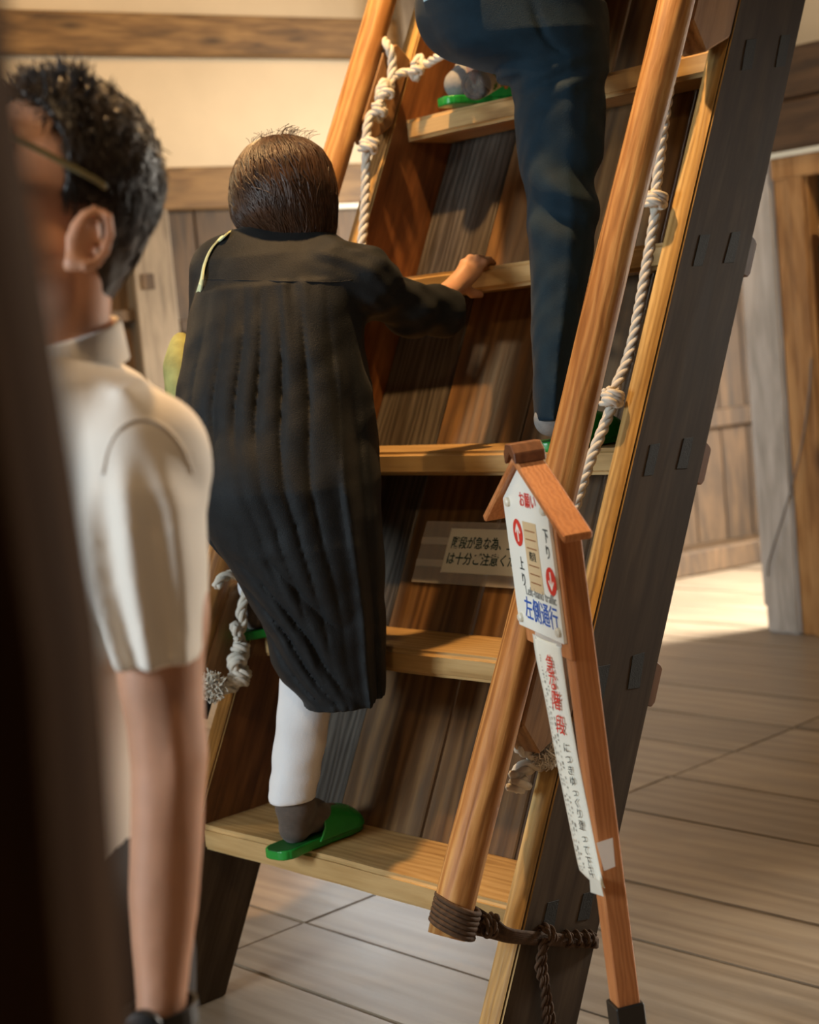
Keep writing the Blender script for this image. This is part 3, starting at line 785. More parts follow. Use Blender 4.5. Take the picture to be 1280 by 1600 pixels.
for xk in (760,):
    kk = pl(765, 1446, O-T*.0, T); kn.append(rope_geo(catmull(knot(kk, UH*.9+T*-.2, .013, 2.2, .9), 4), .0055, strands=2, sides=5))
for xk in (885, 900, 914, 922): kn.append(rope_geo(catmull(knot(pl(xk, 1467, O-T*.008, T), UH, .010, 1.2, .3), 4), .005, strands=2, sides=5))
for kk_ in kn: mesh_obj('knot', *kk_, M_['brownrope'], root, smooth=True)
tails = []
for dx, ln in ((0, 0), (4, -5), (-3, 6)):
    tails.append(rope_geo(catmull([pl(853+dx, 1466, O-T*.016, T), pl(847+dx, 1490, O-T*.018, T), pl(845+dx*1.5, 1515, O-T*.016, T), pl(852+dx, 1545, O-T*.016, T), pl(855+dx*1.6, 1580, O-T*.015, T), pl(860+dx*2.2, 1618, O-T*.014, T)], 6), .0058, strands=2, sides=5))
for kk_ in tails: mesh_obj('tail', *kk_, M_['brownrope'], root, smooth=True)
#PEOPLE
# ================================================================== people
# implicit surfaces -> one continuous mesh (surface nets)
def vec(*a): return np.array(a, np.float32)
def cap(a, b, ra, rb=None):
    a = np.asarray(a, np.float32); b = np.asarray(b, np.float32); rb = ra if rb is None else rb
    ab = b-a; L = float(ab@ab)+1e-9
    def fn(p):
        q = p-a; t = np.clip((q@ab)/L, 0, 1); q = q-t[:, None]*ab; return np.sqrt(np.einsum('ij,ij->i', q, q)) - (ra+(rb-ra)*t)
    fn.cap = (a, b, ra, rb); return fn
def ell(c, r, fr=None):
    c = np.asarray(c, np.float32); r = np.asarray(r, np.float32); fr = None if fr is None else np.asarray(fr, np.float32)
    def fn(p):
        q = p-c
        if fr is not None: q = q@fr.T
        k0 = np.linalg.norm(q/r, axis=1); k1 = np.linalg.norm(q/(r*r), axis=1)+1e-9
        return np.where(k0 < .2, (k0-1)*r.min(), k0*(k0-1)/k1)
    return fn
def smin2(a, b, k):
    h = np.clip(.5+.5*(b-a)/k, 0, 1); return b+(a-b)*h - k*h*(1-h)
def U(k, *fns):
    ci = [i for i, g_ in enumerate(fns) if hasattr(g_, 'cap')]; oi_ = [i for i, g_ in enumerate(fns) if not hasattr(g_, 'cap')]
    if ci:
        CA = np.array([fns[i].cap[0] for i in ci]); CB = np.array([fns[i].cap[1] for i in ci])-CA; CL = (CB*CB).sum(1)+1e-9
        cra = np.array([fns[i].cap[2] for i in ci]); crb = np.array([fns[i].cap[3] for i in ci])
    def fn(p):
        use = fns
        if len(p) > 60 and len(fns) > 2:       # leave out members too far from this chunk to matter
            mn, mx = p.min(0), p.max(0); c = (mn+mx)/2; R = float(np.linalg.norm(mx-mn))/2
            if R < .4:
                dc = np.zeros(len(fns))
                if ci:
                    q = c-CA; t = np.clip((q*CB).sum(1)/CL, 0, 1); q = q-t[:, None]*CB; dc[ci] = np.sqrt((q*q).sum(1)) - (cra+(crb-cra)*t)
                for i in oi_: dc[i] = fns[i](c[None].astype(np.float32))[0]
                m0 = dc.min() + 2.3*R + 2*k
                use = [fns[i] for i in np.nonzero(dc <= m0)[0]]
        d = use[0](p)
        for g_ in use[1:]: d = smin2(d, g_(p), k) if k > 0 else np.minimum(d, g_(p))
        return d
    return fn
def SUB(a, b, k=.004):
    return lambda p: -smin2(-a(p), b(p), k)
def BALL(fn, c, R):
    """skip a detailed member where the whole chunk lies far outside its bounding ball"""
    c = np.asarray(c, np.float32)
    def g_(p):
        d = np.linalg.norm(p-c, axis=1)-R
        return d+.04 if d.min() > .06 else fn(p)
    return g_
def AND(a, b): return lambda p: np.maximum(a(p), b(p))
def chain(pts, rads): return [cap(pts[i], pts[i+1], rads[i], rads[i+1]) for i in range(len(pts)-1)]
class loft:
    """limb or garment given by its left and right outline (pixels at a depth D) and its half depth along the way"""
    def __init__(s, Lp, Rp, prof, pw=2.0, top=True, bot=True):
        # prof: rows (y_px, D, half_depth)
        py = [q[0] for q in prof]; pD = [q[1] for q in prof]; ph = [q[2] for q in prof]
        mid = (Lp[0][0]+Rp[0][0])/2
        def cv(pts):
            q = np.array([at(x, y, np.interp(y, py, pD)) for x, y in pts]); o = np.argsort(q[:, 2]); return q[o]
        s.L = cv(Lp); s.R = cv(Rp)
        s.zt = max(s.L[-1, 2], s.R[-1, 2]); s.zb = min(s.L[0, 2], s.R[0, 2])
        xm = (Lp[0][0]+Rp[0][0])/2
        q = np.array([[*at((Lp[0][0]+Rp[0][0])/2, y, D), h_] for y, D, h_ in prof]); q = q[np.argsort(q[:, 2])]
        s.pz = q[:, 2]; s.py = q[:, 1]; s.ph = q[:, 3]; s.pw = pw; s.top = top; s.bot = bot; s.fold = None
        s.bulge = None
    def uv(s, p):
        z = p[:, 2]
        xl = np.interp(z, s.L[:, 2], s.L[:, 0]); xr = np.interp(z, s.R[:, 2], s.R[:, 0])
        yc = np.interp(z, s.pz, s.py); hd = np.interp(z, s.pz, s.ph)
        xc = (xl+xr)/2; hw = np.maximum((xr-xl)/2, .004)
        return (p[:, 0]-xc)/hw, (p[:, 1]-yc)/hd, hw, hd
    def __call__(s, p):
        u, v, hw, hd = s.uv(p)
        q = (np.abs(u)**s.pw + np.abs(v)**s.pw)**(1/s.pw)
        d = (q-1)*np.minimum(hw, hd)
        if s.fold is not None: d = d - s.fold(p, u, v)
        if s.top: d = np.maximum(d, p[:, 2]-s.zt)
        if s.bot: d = np.maximum(d, s.zb-p[:, 2])
        return d
    def front(s, x, y, D, lift=0):
        """point of the camera-facing surface under a pixel"""
        for _ in range(6):
            p = at(x, y, D); u, v, hw, hd = s.uv(p[None]); uu = min(.98, abs(float(u[0])))
            yc = float(np.interp(p[2], s.pz, s.py)); yy = yc - float(hd[0])*math.sqrt(1-uu*uu) - lift
            D *= (yy/p[1])
        return at(x, y, D)
def hit(fn, x, y, D0, lift=0, D1=6.0):
    """first point of an implicit surface under a pixel, lifted towards the camera"""
    d = ray(x, y); Ds = np.arange(D0, D1, .003); P = (CAM + Ds[:, None]*d).astype(np.float32)
    v = fn(P); i = int(np.argmax(v < 0)) if (v < 0).any() else int(np.argmin(v))
    return CAM + d*(Ds[i]-lift)
def mesh_sdf(fn, lo, hi, h):
    lo = np.asarray(lo, np.float32); n = np.ceil((np.asarray(hi)-lo)/h).astype(int)+1
    B = 16; nb = (n+B-1)//B; n = nb*B+1
    Fv = np.full(tuple(n), 1., np.float32)
    bc = np.stack(np.meshgrid(*[np.arange(k) for k in nb], indexing='ij'), -1).reshape(-1, 3)
    cen = lo + (bc*B + B/2)*h
    dc = fn(cen.astype(np.float32)); act = np.abs(dc) < B*h*.87*1.55+.004
    ins = bc[(~act) & (dc < 0)]
    for b in ins: Fv[b[0]*B:b[0]*B+B+1, b[1]*B:b[1]*B+B+1, b[2]*B:b[2]*B+B+1] = -1
    K = 4; ax = np.arange(K+1); loc = np.stack(np.meshgrid(ax, ax, ax, indexing='ij'), -1).reshape(-1, 3)
    ax = np.arange(B//K); sub = np.stack(np.meshgrid(ax, ax, ax, indexing='ij'), -1).reshape(-1, 3)*K
    todo = []
    for b in bc[act]:                        # refine only the sub-blocks the surface runs through
        so = b*B + sub; ds = fn((lo + (so+K/2)*h).astype(np.float32))
        near = np.abs(ds) < K*h*.87*1.6+.003
        for q in so[(~near) & (ds < 0)]: todo.append((q, None))
        so = so[near]
        if len(so) == 0: continue
        P = (so[:, None, :] + loc[None]).reshape(-1, 3)
        todo.append((P, fn((lo + P*h).astype(np.float32))))
    for q, d in todo:
        if d is None: Fv[q[0]:q[0]+K+1, q[1]:q[1]+K+1, q[2]:q[2]+K+1] = -1
    for q, d in todo:
        if d is not None: Fv[q[:, 0], q[:, 1], q[:, 2]] = d
    s = Fv < 0
    cs = [(i, j, k) for i in (0, 1) for j in (0, 1) for k in (0, 1)]
    nx, ny, nz = Fv.shape
    sl = lambda c: (slice(c[0], nx-1+c[0]), slice(c[1], ny-1+c[1]), slice(c[2], nz-1+c[2]))
    cnt = np.zeros((nx-1, ny-1, nz-1), np.int8)
    for c in cs: cnt += s[sl(c)]
    I = np.argwhere((cnt > 0) & (cnt < 8))
    idx = np.full(cnt.shape, -1, np.int64); idx[tuple(I.T)] = np.arange(len(I))
    cv = {c: Fv[I[:, 0]+c[0], I[:, 1]+c[1], I[:, 2]+c[2]] for c in cs}
    acc = np.zeros((len(I), 3)); m_ = np.zeros(len(I))
    for a in cs:
        for ax_ in range(3):
            if a[ax_]: continue
            b = list(a); b[ax_] = 1; b = tuple(b)
            fa, fb = cv[a], cv[b]; x = (fa < 0) != (fb < 0)
            t = np.where(x, fa/np.where(x, fa-fb, 1), 0)
            pos = np.repeat(np.array([a], float), len(I), 0); pos[:, ax_] += t
            acc[x] += pos[x]; m_[x] += 1
    V = lo + (I + acc/m_[:, None])*h
    Q = []
    for ax_ in range(3):
        o1, o2 = [(1, 2), (2, 0), (0, 1)][ax_]
        a = [slice(0, k) for k in s.shape]; b = [slice(0, k) for k in s.shape]
        a[ax_] = slice(0, s.shape[ax_]-1); b[ax_] = slice(1, s.shape[ax_])
        E = np.argwhere(s[tuple(a)] != s[tuple(b)])
        E = E[(E[:, o1] > 0) & (E[:, o2] > 0) & (E[:, o1] < s.shape[o1]-1) & (E[:, o2] < s.shape[o2]-1)]
        sg = s[E[:, 0], E[:, 1], E[:, 2]]
        def cell(d1, d2):
            q = E.copy(); q[:, o1] -= d1; q[:, o2] -= d2; return idx[q[:, 0], q[:, 1], q[:, 2]]
        q = np.stack([cell(1, 1), cell(0, 1), cell(0, 0), cell(1, 0)], 1)
        q[~sg] = q[~sg][:, ::-1]; Q.append(q)
    Q = np.concatenate(Q); Q = Q[(Q >= 0).all(1)]
    return V, Q
def sdf_obj(name, fn, lo, hi, h, mat, parent, sm=1):
    V, Q = mesh_sdf(fn, lo, hi, h)
    if sm:                                   # light Laplacian smoothing
        for _ in range(sm):
            acc = np.zeros_like(V); c = np.zeros(len(V))
            for a, b in ((0, 1), (1, 2), (2, 3), (3, 0)):
                for i_, j_ in ((a, b), (b, a)):
                    for x_ in range(3): acc[:, x_] += np.bincount(Q[:, i_], V[Q[:, j_], x_], len(V))
                    c += np.bincount(Q[:, i_], minlength=len(V))
            V = V*.5 + .5*acc/np.maximum(c, 1)[:, None]
    me = bpy.data.meshes.new(name)
    me.vertices.add(len(V)); me.vertices.foreach_set('co', V.astype(np.float32).ravel())
    me.loops.add(len(Q)*4); me.loops.foreach_set('vertex_index', Q.astype(np.int32).ravel())
    me.polygons.add(len(Q)); me.polygons.foreach_set('loop_start', np.arange(0, len(Q)*4, 4, dtype=np.int32))
    me.polygons.foreach_set('use_smooth', np.ones(len(Q), bool))
    me.update(calc_edges=True); me.validate()
    me.materials.append(mat)
    return put(bpy.data.objects.new(name, me), None, parent)
def bounds(pts, pad):
    q = np.array(pts); return q.min(0)-pad, q.max(0)+pad
def wrinkle(p, k, amp, seed=0):
    rg = np.random.default_rng(seed); d = np.zeros(len(p), np.float32)
    for i in range(4):
        w_ = rg.normal(size=3)*k; d += np.sin(p@w_.astype(np.float32) + rg.uniform(0, 6.3) + 1.3*np.sin(p@(rg.normal(size=3)*k*.5).astype(np.float32)))
    return d/4*amp
def hand(wr, d, side, nrm, sc=1.0, curl=.5, spread=.16):
    """palm, four fingers and a thumb as capsules; d along the hand, side towards the thumb, nrm out of the back of the hand"""
    d = np.array(d)/np.linalg.norm(d); nrm = np.array(nrm) - d*(np.array(nrm)@d); nrm /= np.linalg.norm(nrm)
    sd = np.cross(nrm, d); sd = sd if sd@np.array(side) > 0 else -sd
    out = []
    for k, o in enumerate((.030, .010, -.010, -.028)):
        kn = wr + (d*.088 + sd*o - nrm*.004*abs(k-1.2))*sc
        out.append(cap(wr + (d*.01 + sd*o*.55)*sc, kn, .018*sc, .0135*sc))
        q = kn; ang = 0; dd = d + sd*o*spread*4
        for ln, r0, r1 in ((.042, .0105, .0092), (.026, .0092, .0085), (.021, .0085, .0072)):
            ang += curl*(1.0+.12*k); L = ln*sc*(.92, 1.05, 1.0, .8)[k]
            e = q + (dd*math.cos(ang) - nrm*math.sin(ang))*L
            out.append(cap(q, e, r0*sc, r1*sc)); q = e
    t0 = wr + (d*.025 + sd*.022)*sc; t1 = wr + (d*.062 + sd*.052 - nrm*.012)*sc; t2 = t1 + (d*.030 + sd*.008 - nrm*.012*(1+curl))*sc; t3 = t2 + (d*.024 - sd*.004 - nrm*.012*(1+curl))*sc
    out += [cap(t0, t1, .016*sc, .0125*sc), cap(t1, t2, .0115*sc, .010*sc), cap(t2, t3, .010*sc, .008*sc)]
    return out
def strands(roots, dirs, lens, r, segs=5, bend=None, seed=0):
    parts = []
    for p, d, L in zip(roots, dirs, lens):
        q = [p + d*L*t + (bend*L*t*t if bend is not None else 0) for t in np.linspace(0, 1, segs)]
        parts.append(tube(np.array(q), np.linspace(r, r*.3, segs), 3, False))
    return join(parts)

M_['skin'] = plain('skin', (.52, .27, .165), .5, .15, 500, var=.10, vscale=14, subsurf=.15)
M_['skinw'] = plain('skin_light', (.58, .33, .21), .5, .12, 500, var=.08, vscale=20, subsurf=.15)
M_['hairw'] = plain('brown_hair', (.048, .021, .009), .42, 0, var=.5, vscale=30, spec=.5)
M_['hairm'] = plain('black_hair', (.022, .013, .007), .45, 0, var=.4, vscale=40, spec=.45)
M_['tunic'] = plain('black_linen', (.0125, .0150, .0170), .60, .5, 420, var=.15, vscale=40, sheen=.04, spec=.16)
M_['pants'] = plain('white_cotton', (.70, .72, .74), .8, .35, 350, var=.03, sheen=.1)
M_['sock'] = plain('grey_brown_knit', (.10, .080, .066), .9, .6, 600, var=.12, vscale=100, sheen=.2)
M_['sockg'] = plain('grey_knit', (.24, .24, .23), .9, .6, 600, var=.1, vscale=100)
M_['navy'] = plain('navy_wool', (.0060, .0200, .0340), .75, .4, 500, var=.15, vscale=30, sheen=.06, spec=.15)
M_['shirt'] = plain('white_shirt', (.74, .69, .62), .8, .2, 350, var=.02, sheen=.1)
M_['blueshirt'] = plain('light_blue_shirt', (.40, .62, .74), .8, .2, 350, var=.03)
M_['darkpants'] = plain('dark_trousers', (.030, .026, .028), .8, .2, 350, var=.1)
M_['slip'] = plain('green_vinyl', (.012, .26, .035), .32, .05, 120, var=.12, vscale=20, spec=.5)
M_['slipin'] = plain('dark_green_insole', (.008, .095, .018), .5, .1, 300, var=.15)
M_['glass'] = plain('spectacle_frame', (.20, .17, .08), .25, spec=.6)
M_['bag'] = plain('yellow_green_canvas', (.34, .34, .12), .8, .3, 300, var=.35, vscale=14)
M_['strap'] = plain('pale_green_webbing', (.62, .70, .44), .8, .3, 400, var=.05)

# ---------------------------------------------------------------- slippers
def slipper(heel, toe, z, label, grp, width=1.0):
    heel = np.array(heel); toe = np.array(toe); X = toe-heel; X[2] = 0; L = np.linalg.norm(X); X /= L; Y = np.cross(Z, X)
    M = basis(X, Y, Z, (heel[0], heel[1], z))
    root = empty('green_slipper', (heel[0], heel[1], z), label, 'slipper', grp)
    xs = np.array([0, .03, .08, .14, .20, .24, .265])*L/.265; ws2 = np.array([.036, .036, .034, .038, .045, .046, .046])*width
    def wid(x):
        a = np.clip((.036-x)/.036, 0, 1); b = np.clip((x-L+.055)/.055, 0, 1)
        return np.maximum(np.interp(x, xs, ws2)*np.sqrt(np.maximum(1-a*a, 0))*np.sqrt(np.maximum(1-b*b, 0)), 1e-3)
    def sole(p):
        x, y, zz = p[:, 0], p[:, 1], p[:, 2]
        dx = np.maximum(np.maximum(.012-x, x-(L-.012)), 0)
        d = np.sqrt(np.maximum(np.abs(y)-wid(x)+.006, 0)**2 + dx**2) - .008
        d = np.maximum(d, np.minimum(np.abs(y)-wid(x), 0))
        dz = np.abs(zz-.011) - .010 + .0015*(np.abs(np.abs(y)-wid(x)) < .003)*(np.abs(zz-.011) < .002)
        return np.maximum(d, dz)
    def upper(p):
        x, y, zz = p[:, 0], p[:, 1], p[:, 2]-.012
        t = np.clip((x-.11*L/.265)/(.15*L/.265), 0, 1)
        hg = .066 - .030*t**1.3; hg = hg*np.sqrt(np.clip(1-np.maximum(0, (x-L+.05)/.05)**2, .02, 1))
        wd = wid(x)+.004
        q = np.sqrt((y/wd)**2 + (zz/hg)**2)
        d = np.abs(q-1)*np.minimum(wd, hg) - .0022
        d = np.maximum(d, -zz); d = np.maximum(d, (.118*L/.265 + .35*zz*0 + .9*np.maximum(0, .03-zz)*-.6) - x + .25*zz)
        return np.maximum(d, x-L+.002)
    def build(name, fn, h, mat):
        V, Q = mesh_sdf(fn, (-.02, -.07, -.008), (L+.02, .07, .10), h)
        o = mesh_obj(name, V, Q, mat, root, M, True); return o
    so = build('sole', sole, .0035, M_['slip'])
    ins = [(x, s_*max(.001, float(wid(np.array([x]))[0])-.004), .0215) for s_ in (1, -1) for x in (np.linspace(.004, L-.004, 22) if s_ > 0 else np.linspace(L-.004, .004, 22))]
    n = len(ins); vv = ins + [(a, b, .0195) for a, b, c in ins]
    mesh_obj('insole', vv, [tuple(range(n))[::-1], tuple(range(n, 2*n))] + [(i, (i+1) % n, n+(i+1) % n, n+i) for i in range(n)], M_['slipin'], root, M)
    build('upper', upper, .0032, M_['slip'])
    return root
SG = 'green slippers on the stair treads'
slA = (tread_pt(1, .635, -.098), tread_pt(1, .672, .160))
slipper(*slA, Z1+.001, 'green slipper of the woman on the lowest tread', SG)
slB = (tread_pt(2, .968, -.090), tread_pt(2, .90, .150))
slipper(*slB, Z1+STEP+.001, 'green slipper of the woman on the second tread behind her tunic hem', SG)
slC = (tread_pt(3, .203, -.080), tread_pt(3, .193, .160))
slipper(*slC, Z1+2*STEP+.001, 'green slipper of the climbing man half hidden behind the right log', SG)
slD = (tread_pt(5, .80, -.06), tread_pt(5, .735, .155))
slipper(*slD, Z1+4*STEP+.001, 'green slipper of the climbing man on the top visible tread under the bottle', SG)

# ---------------------------------------------------------------- woman in the black tunic
def ank(sl, z, back=.055, up=.085):
    h_, t_ = np.array(sl[0]), np.array(sl[1]); d = (t_-h_)/np.linalg.norm(t_-h_); d[2] = 0
    p = h_ + d*back; p[2] = z; return p, d
def foot_prims(sl, z, ankle, sc=1.0, fwd=.045):
    """sole of the foot inside a slipper, heel shifted forward"""
    h_, d = ank(sl, z, fwd); b = z+.022
    heel = h_ + d*.01 + Z*0; heel = np.array([heel[0], heel[1], b+.030*sc])
    ball = np.array([*(h_+d*.135*sc)[:2], b+.022*sc]); toe = np.array([*(h_+d*.175*sc)[:2], b+.015*sc])
    inst = np.array([*(h_+d*.075*sc)[:2], b+.040*sc])
    return [cap(heel, ankle, .030*sc, .036*sc), cap(heel, inst, .030*sc, .032*sc), cap(inst, ball, .032*sc, .024*sc), cap(ball, toe, .024*sc, .017*sc), cap(ankle, inst, .034*sc, .030*sc)]
woman = empty('person', tread_pt(1, .65, 0), 'person seen from behind in a long black tunic climbing the stairs', 'person')
anR = at(461, 1262, 3.27); anL = at(404, 925, 3.60)
hipR = at(480, 720, 3.24); hipL = at(410, 720, 3.28); kneeR = at(482, 1000, 3.27); kneeL = at(415, 700, 3.68)
shR = at(540, 425, 3.27); shL = at(345, 425, 3.32); elR = at(655, 486, 3.38); wrR = at(703, 456, 3.475)
elL = at(335, 560, 3.5); wrL = at(430, 520, 3.62)
chest = at(445, 450, 3.32); pelvis = at(445, 700, 3.26); neck0 = at(443, 385, 3.335); hd0 = at(443, 290, 3.345)
fz = tread_pt(4, .55, .03)
fing = []
for i, (x, y) in enumerate(((725, 411), (735, 404), (746, 404), (756, 410))):
    k0 = at(x, y, 3.520); k1 = at(x+9, y+1.5, 3.560); k1[2] = max(k1[2], fz[2]+.014); k2 = at(x+16, y+4, 3.600); k2[2] = fz[2]+.008
    fing += [cap(at(712+i*4, 442+i*2, 3.500), k0, .0105, .0092), cap(k0, k1, .0086, .0078), cap(k1, k2, .0078, .0068)]
th0, th1, th2 = at(722, 446, 3.505), at(738, 458, 3.53), at(751, 460, 3.545)
wbody = U(.02, ell(hd0-Z*.012, (.070, .088, .088)), cap(hd0-Z*.05, neck0, .05, .052), cap(neck0, chest, .06, .10), cap(chest, pelvis, .105, .115),
          cap(neck0, shL, .04, .036), cap(neck0, shR, .04, .034), cap(shL, elL, .046, .038), cap(elL, wrL, .037, .024), cap(shR, elR, .034, .030), cap(elR, wrR, .030, .022),
          cap(pelvis, hipR, .11, .10), cap(pelvis, hipL, .11, .10), cap(hipR, kneeR, .07, .040), cap(kneeR, anR, .038, .026), cap(hipL, kneeL, .07, .040), cap(kneeL, anL, .038, .026),
          cap(hd0+np.array([.05, .07, -.04]), hd0+np.array([.06, .098, -.06]), .02, .012), *hand(wrL, UH, T*-1, Z, .85, .4))
whand = U(.0045, cap(wrR, at(712, 446, 3.49), .022, .022), cap(at(712, 446, 3.49), at(728, 425, 3.51), .022, .020), cap(at(716, 448, 3.49), at(742, 424, 3.515), .018, .017), *fing,
          cap(at(712, 450, 3.485), th0, .018, .014), cap(th0, th1, .0125, .0105), cap(th1, th2, .0105, .008))
wlo, whi = bounds([hd0, anR, anL, wrR, elL, at(765, 400, 3.62), tread_pt(1, .67, .12)], .14)
sdf_obj('body', U(.012, wbody, BALL(whand, at(728, 432, 3.52), .10)), wlo, whi, .0036, M_['skinw'], woman)
# tunic
Lw = [(398, 350), (364, 360), (337, 373), (321, 388), (312, 410), (309, 440), (300, 490), (290, 540), (278, 600), (274, 640), (278, 700), (296, 770), (326, 820), (338, 850), (374, 905), (416, 985), (426, 1030), (444, 1060), (472, 1088)]
Rw = [(488, 350), (524, 366), (546, 382), (558, 402), (563, 440), (568, 490), (573, 540), (581, 600), (589, 680), (595, 760), (599, 850), (602, 960), (603, 1040), (602, 1084)]
tun = loft(Lw, Rw, [(350, 3.335, .055), (372, 3.33, .085), (400, 3.32, .11), (440, 3.31, .13), (520, 3.29, .145), (640, 3.26, .155), (760, 3.23, .165), (850, 3.24, .17), (960, 3.27, .15), (1088, 3.28, .125)], 2.3)
zs = at(440, 437, 3.2)[2]; zhem = tun.zb
rg_ = np.random.default_rng(11)
fA = [(rg_.uniform(16, 30), rg_.uniform(0, 6.3)) for _ in range(5)]; fB = [(rg_.uniform(7, 17), rg_.uniform(0, 6.3)) for _ in range(5)]
def tfold(p, u, v):
    z = p[:, 2]; dd = np.maximum(zs-z, 0); u2 = u + .05*np.sin(z*7+1) + .02*np.sin(z*17+3*u)
    ga = sum(np.sin(u2*k+ph) for k, ph in fA)/2.2; gb_ = sum(np.sin(u2*k+ph+z*1.5) for k, ph in fB)/2.2
    ga = ga*(.6+.5*np.sin(u*5+1)); gb_ = 2*np.sqrt(np.abs(gb_)+.035)-1.2
    below = np.clip(dd/.008, 0, 1)
    a1 = .0055*np.exp(-dd/.13)*below; a2 = .0095*np.clip(dd/.20, 0, 1)*np.clip(1.35-dd/.62, .15, 1)
    e = np.clip(1.15-np.abs(u), 0, 1)
    low = np.exp(-((z-(zhem+.17))/.15)**2)*np.clip(1.1-(u+.2)*.9, 0, 1.4)
    arg = 30*(z-zhem) + 6.5*np.cos((u-.55)*1.5) + 1.2*np.sin(9*z+3*u)
    drape = low*.011*(2*np.sqrt(np.abs(np.sin(arg*.8))+.04)-1.2)
    side = .016*np.exp(-((u-.60-.10*np.sin(z*2.1))/.09)**2)*np.clip((zs-.22-z)/.2, 0, 1)*(v < 0)
    dent = -.016*np.exp(-((u-.80)/.08)**2)*np.clip((zs-.10-z)/.2, 0, 1)*(v < 0)
    return (a1*ga + a2*gb_)*e + below*.006*np.clip(1-np.abs(u)**4, 0, 1) + drape*e + side + dent + wrinkle(p, 40, .0028, 5) + wrinkle(p, 18, .004, 6)
tun.fold = tfold
slv = U(.03, cap(shR-np.array([.03, 0, .005]), shR+np.array([.035, .01, -.02]), .064, .066), cap(shR+np.array([.035, .01, -.02]), at(640, 484, 3.37), .062, .050), cap(at(640, 484, 3.37), at(692, 490, 3.42), .050, .044), cap(at(692, 490, 3.42), at(704, 484, 3.44), .043, .040))
slv2 = lambda p: slv(p) + wrinkle(p, 55, .006, 21) + wrinkle(p, 26, .006, 22)
cf = at(712, 487, 3.44); cfd = (at(716, 486, 3.45)-at(660, 487, 3.40)); cfd /= np.linalg.norm(cfd)
slv3 = lambda p: np.maximum(slv2(p), (p-cf.astype(np.float32))@cfd.astype(np.float32))
lslv = U(.03, cap(shL, elL, .062, .06), cap(elL, wrL, .058, .045))
seat = ell(at(400, 770, 3.17), (.115, .12, .13)); thigh = cap(at(395, 790, 3.24), kneeL-Z*.03, .12, .10)
tfn = U(.03, tun, slv3, lslv, AND(seat, lambda p: -tun(p)-.10), AND(thigh, lambda p: (3.24-p[:, 1])))
tlo, thi = bounds([at(270, 340, 3.2), at(740, 1100, 3.2), at(300, 640, 3.1), kneeL, wrL], .1)
thi[1] += .08; tlo[1] -= .12
to = sdf_obj('tunic', tfn, tlo, thi, .0046, M_['tunic'], woman)
# yoke seam and hem stitching as a thin welt
seam = [hit(tfn, x, y, 2.95, .0008) for x, y in ((316, 437), (330, 437), (345, 437), (360, 438), (380, 438), (400, 439), (420, 439), (440, 440), (460, 440), (480, 440), (500, 441), (520, 441), (535, 440), (550, 438))]
mesh_obj('yoke_seam', *tube(catmull(seam, 6), .0016, 6), M_['tunic'], woman, smooth=True)
cc = at(443, 366, 3.333); col_pts = [cc + np.array([.074*math.cos(a), .066*math.sin(a), .010+.010*math.sin(a)]) for a in np.linspace(0, 2*math.pi, 22, endpoint=False)]
cring = catmull(col_pts, 3, True); cring = np.vstack([cring, cring[:1]])
cv_ = []; nck = len(cring)
for k, (dr, dz) in enumerate(((0, -.016), (.004, 0), (-.006, .016), (-.010, .016), (-.010, -.016))):
    for q in cring:
        d = (q-cc); d[2] = 0; d /= np.linalg.norm(d); cv_.append(q + d*dr + Z*dz)
mesh_obj('collar', cv_, [(k*nck+i, k*nck+i+1, (k+1)*nck+i+1, (k+1)*nck+i) for k in range(4) for i in range(nck-1)], M_['tunic'], woman, smooth=True)
# trousers
legR = loft([(440, 1000), (438, 1050), (432, 1120), (425, 1200), (420, 1240)], [(528, 1000), (523, 1050), (516, 1120), (503, 1185), (491, 1247)], [(1000, 3.28, .062), (1120, 3.28, .055), (1245, 3.27, .046)])
legR.fold = lambda p, u, v: wrinkle(p, 30, .004, 3) + .0018*np.sin(p[:, 2]*150)*np.exp(-((p[:, 2]-legR.zb)/.05)**2)
legL = cap(kneeL, at(405, 915, 3.60), .062, .048)
sdf_obj('trousers', U(.02, legR, legL, cap(at(482, 1000, 3.28), hipR, .062, .085), cap(hipL, kneeL, .085, .062), cap(hipL, hipR, .09, .09)), *bounds([at(400, 1250, 3.27), at(540, 900, 3.2), kneeL, hipL], .12), .005, M_['pants'], woman)
tgp = at(446, 1243, 3.235); box('trouser_tag', (-.010, -.0008, -.006), (.010, .0008, .006), M_['paper'], woman, Matrix.Translation(Vector(tgp)), 0)
# socks
for sl, z, an, nm in ((slA, Z1, at(463, 1236, 3.275), 0), (slB, Z1+STEP, at(405, 905, 3.60), 1)):
    pr = foot_prims(sl, z, an + (at(460, 1275, 3.275)-at(463, 1236, 3.275))*.6, .92, .062 if nm == 0 else .045)
    sdf_obj('sock', U(.018, *pr, cap(an + (at(460, 1275, 3.275)-at(463, 1236, 3.275))*.6, an+Z*.02, .037, .040)), *bounds([sl[0], sl[1], an], .10), .0042, M_['sock'], woman)
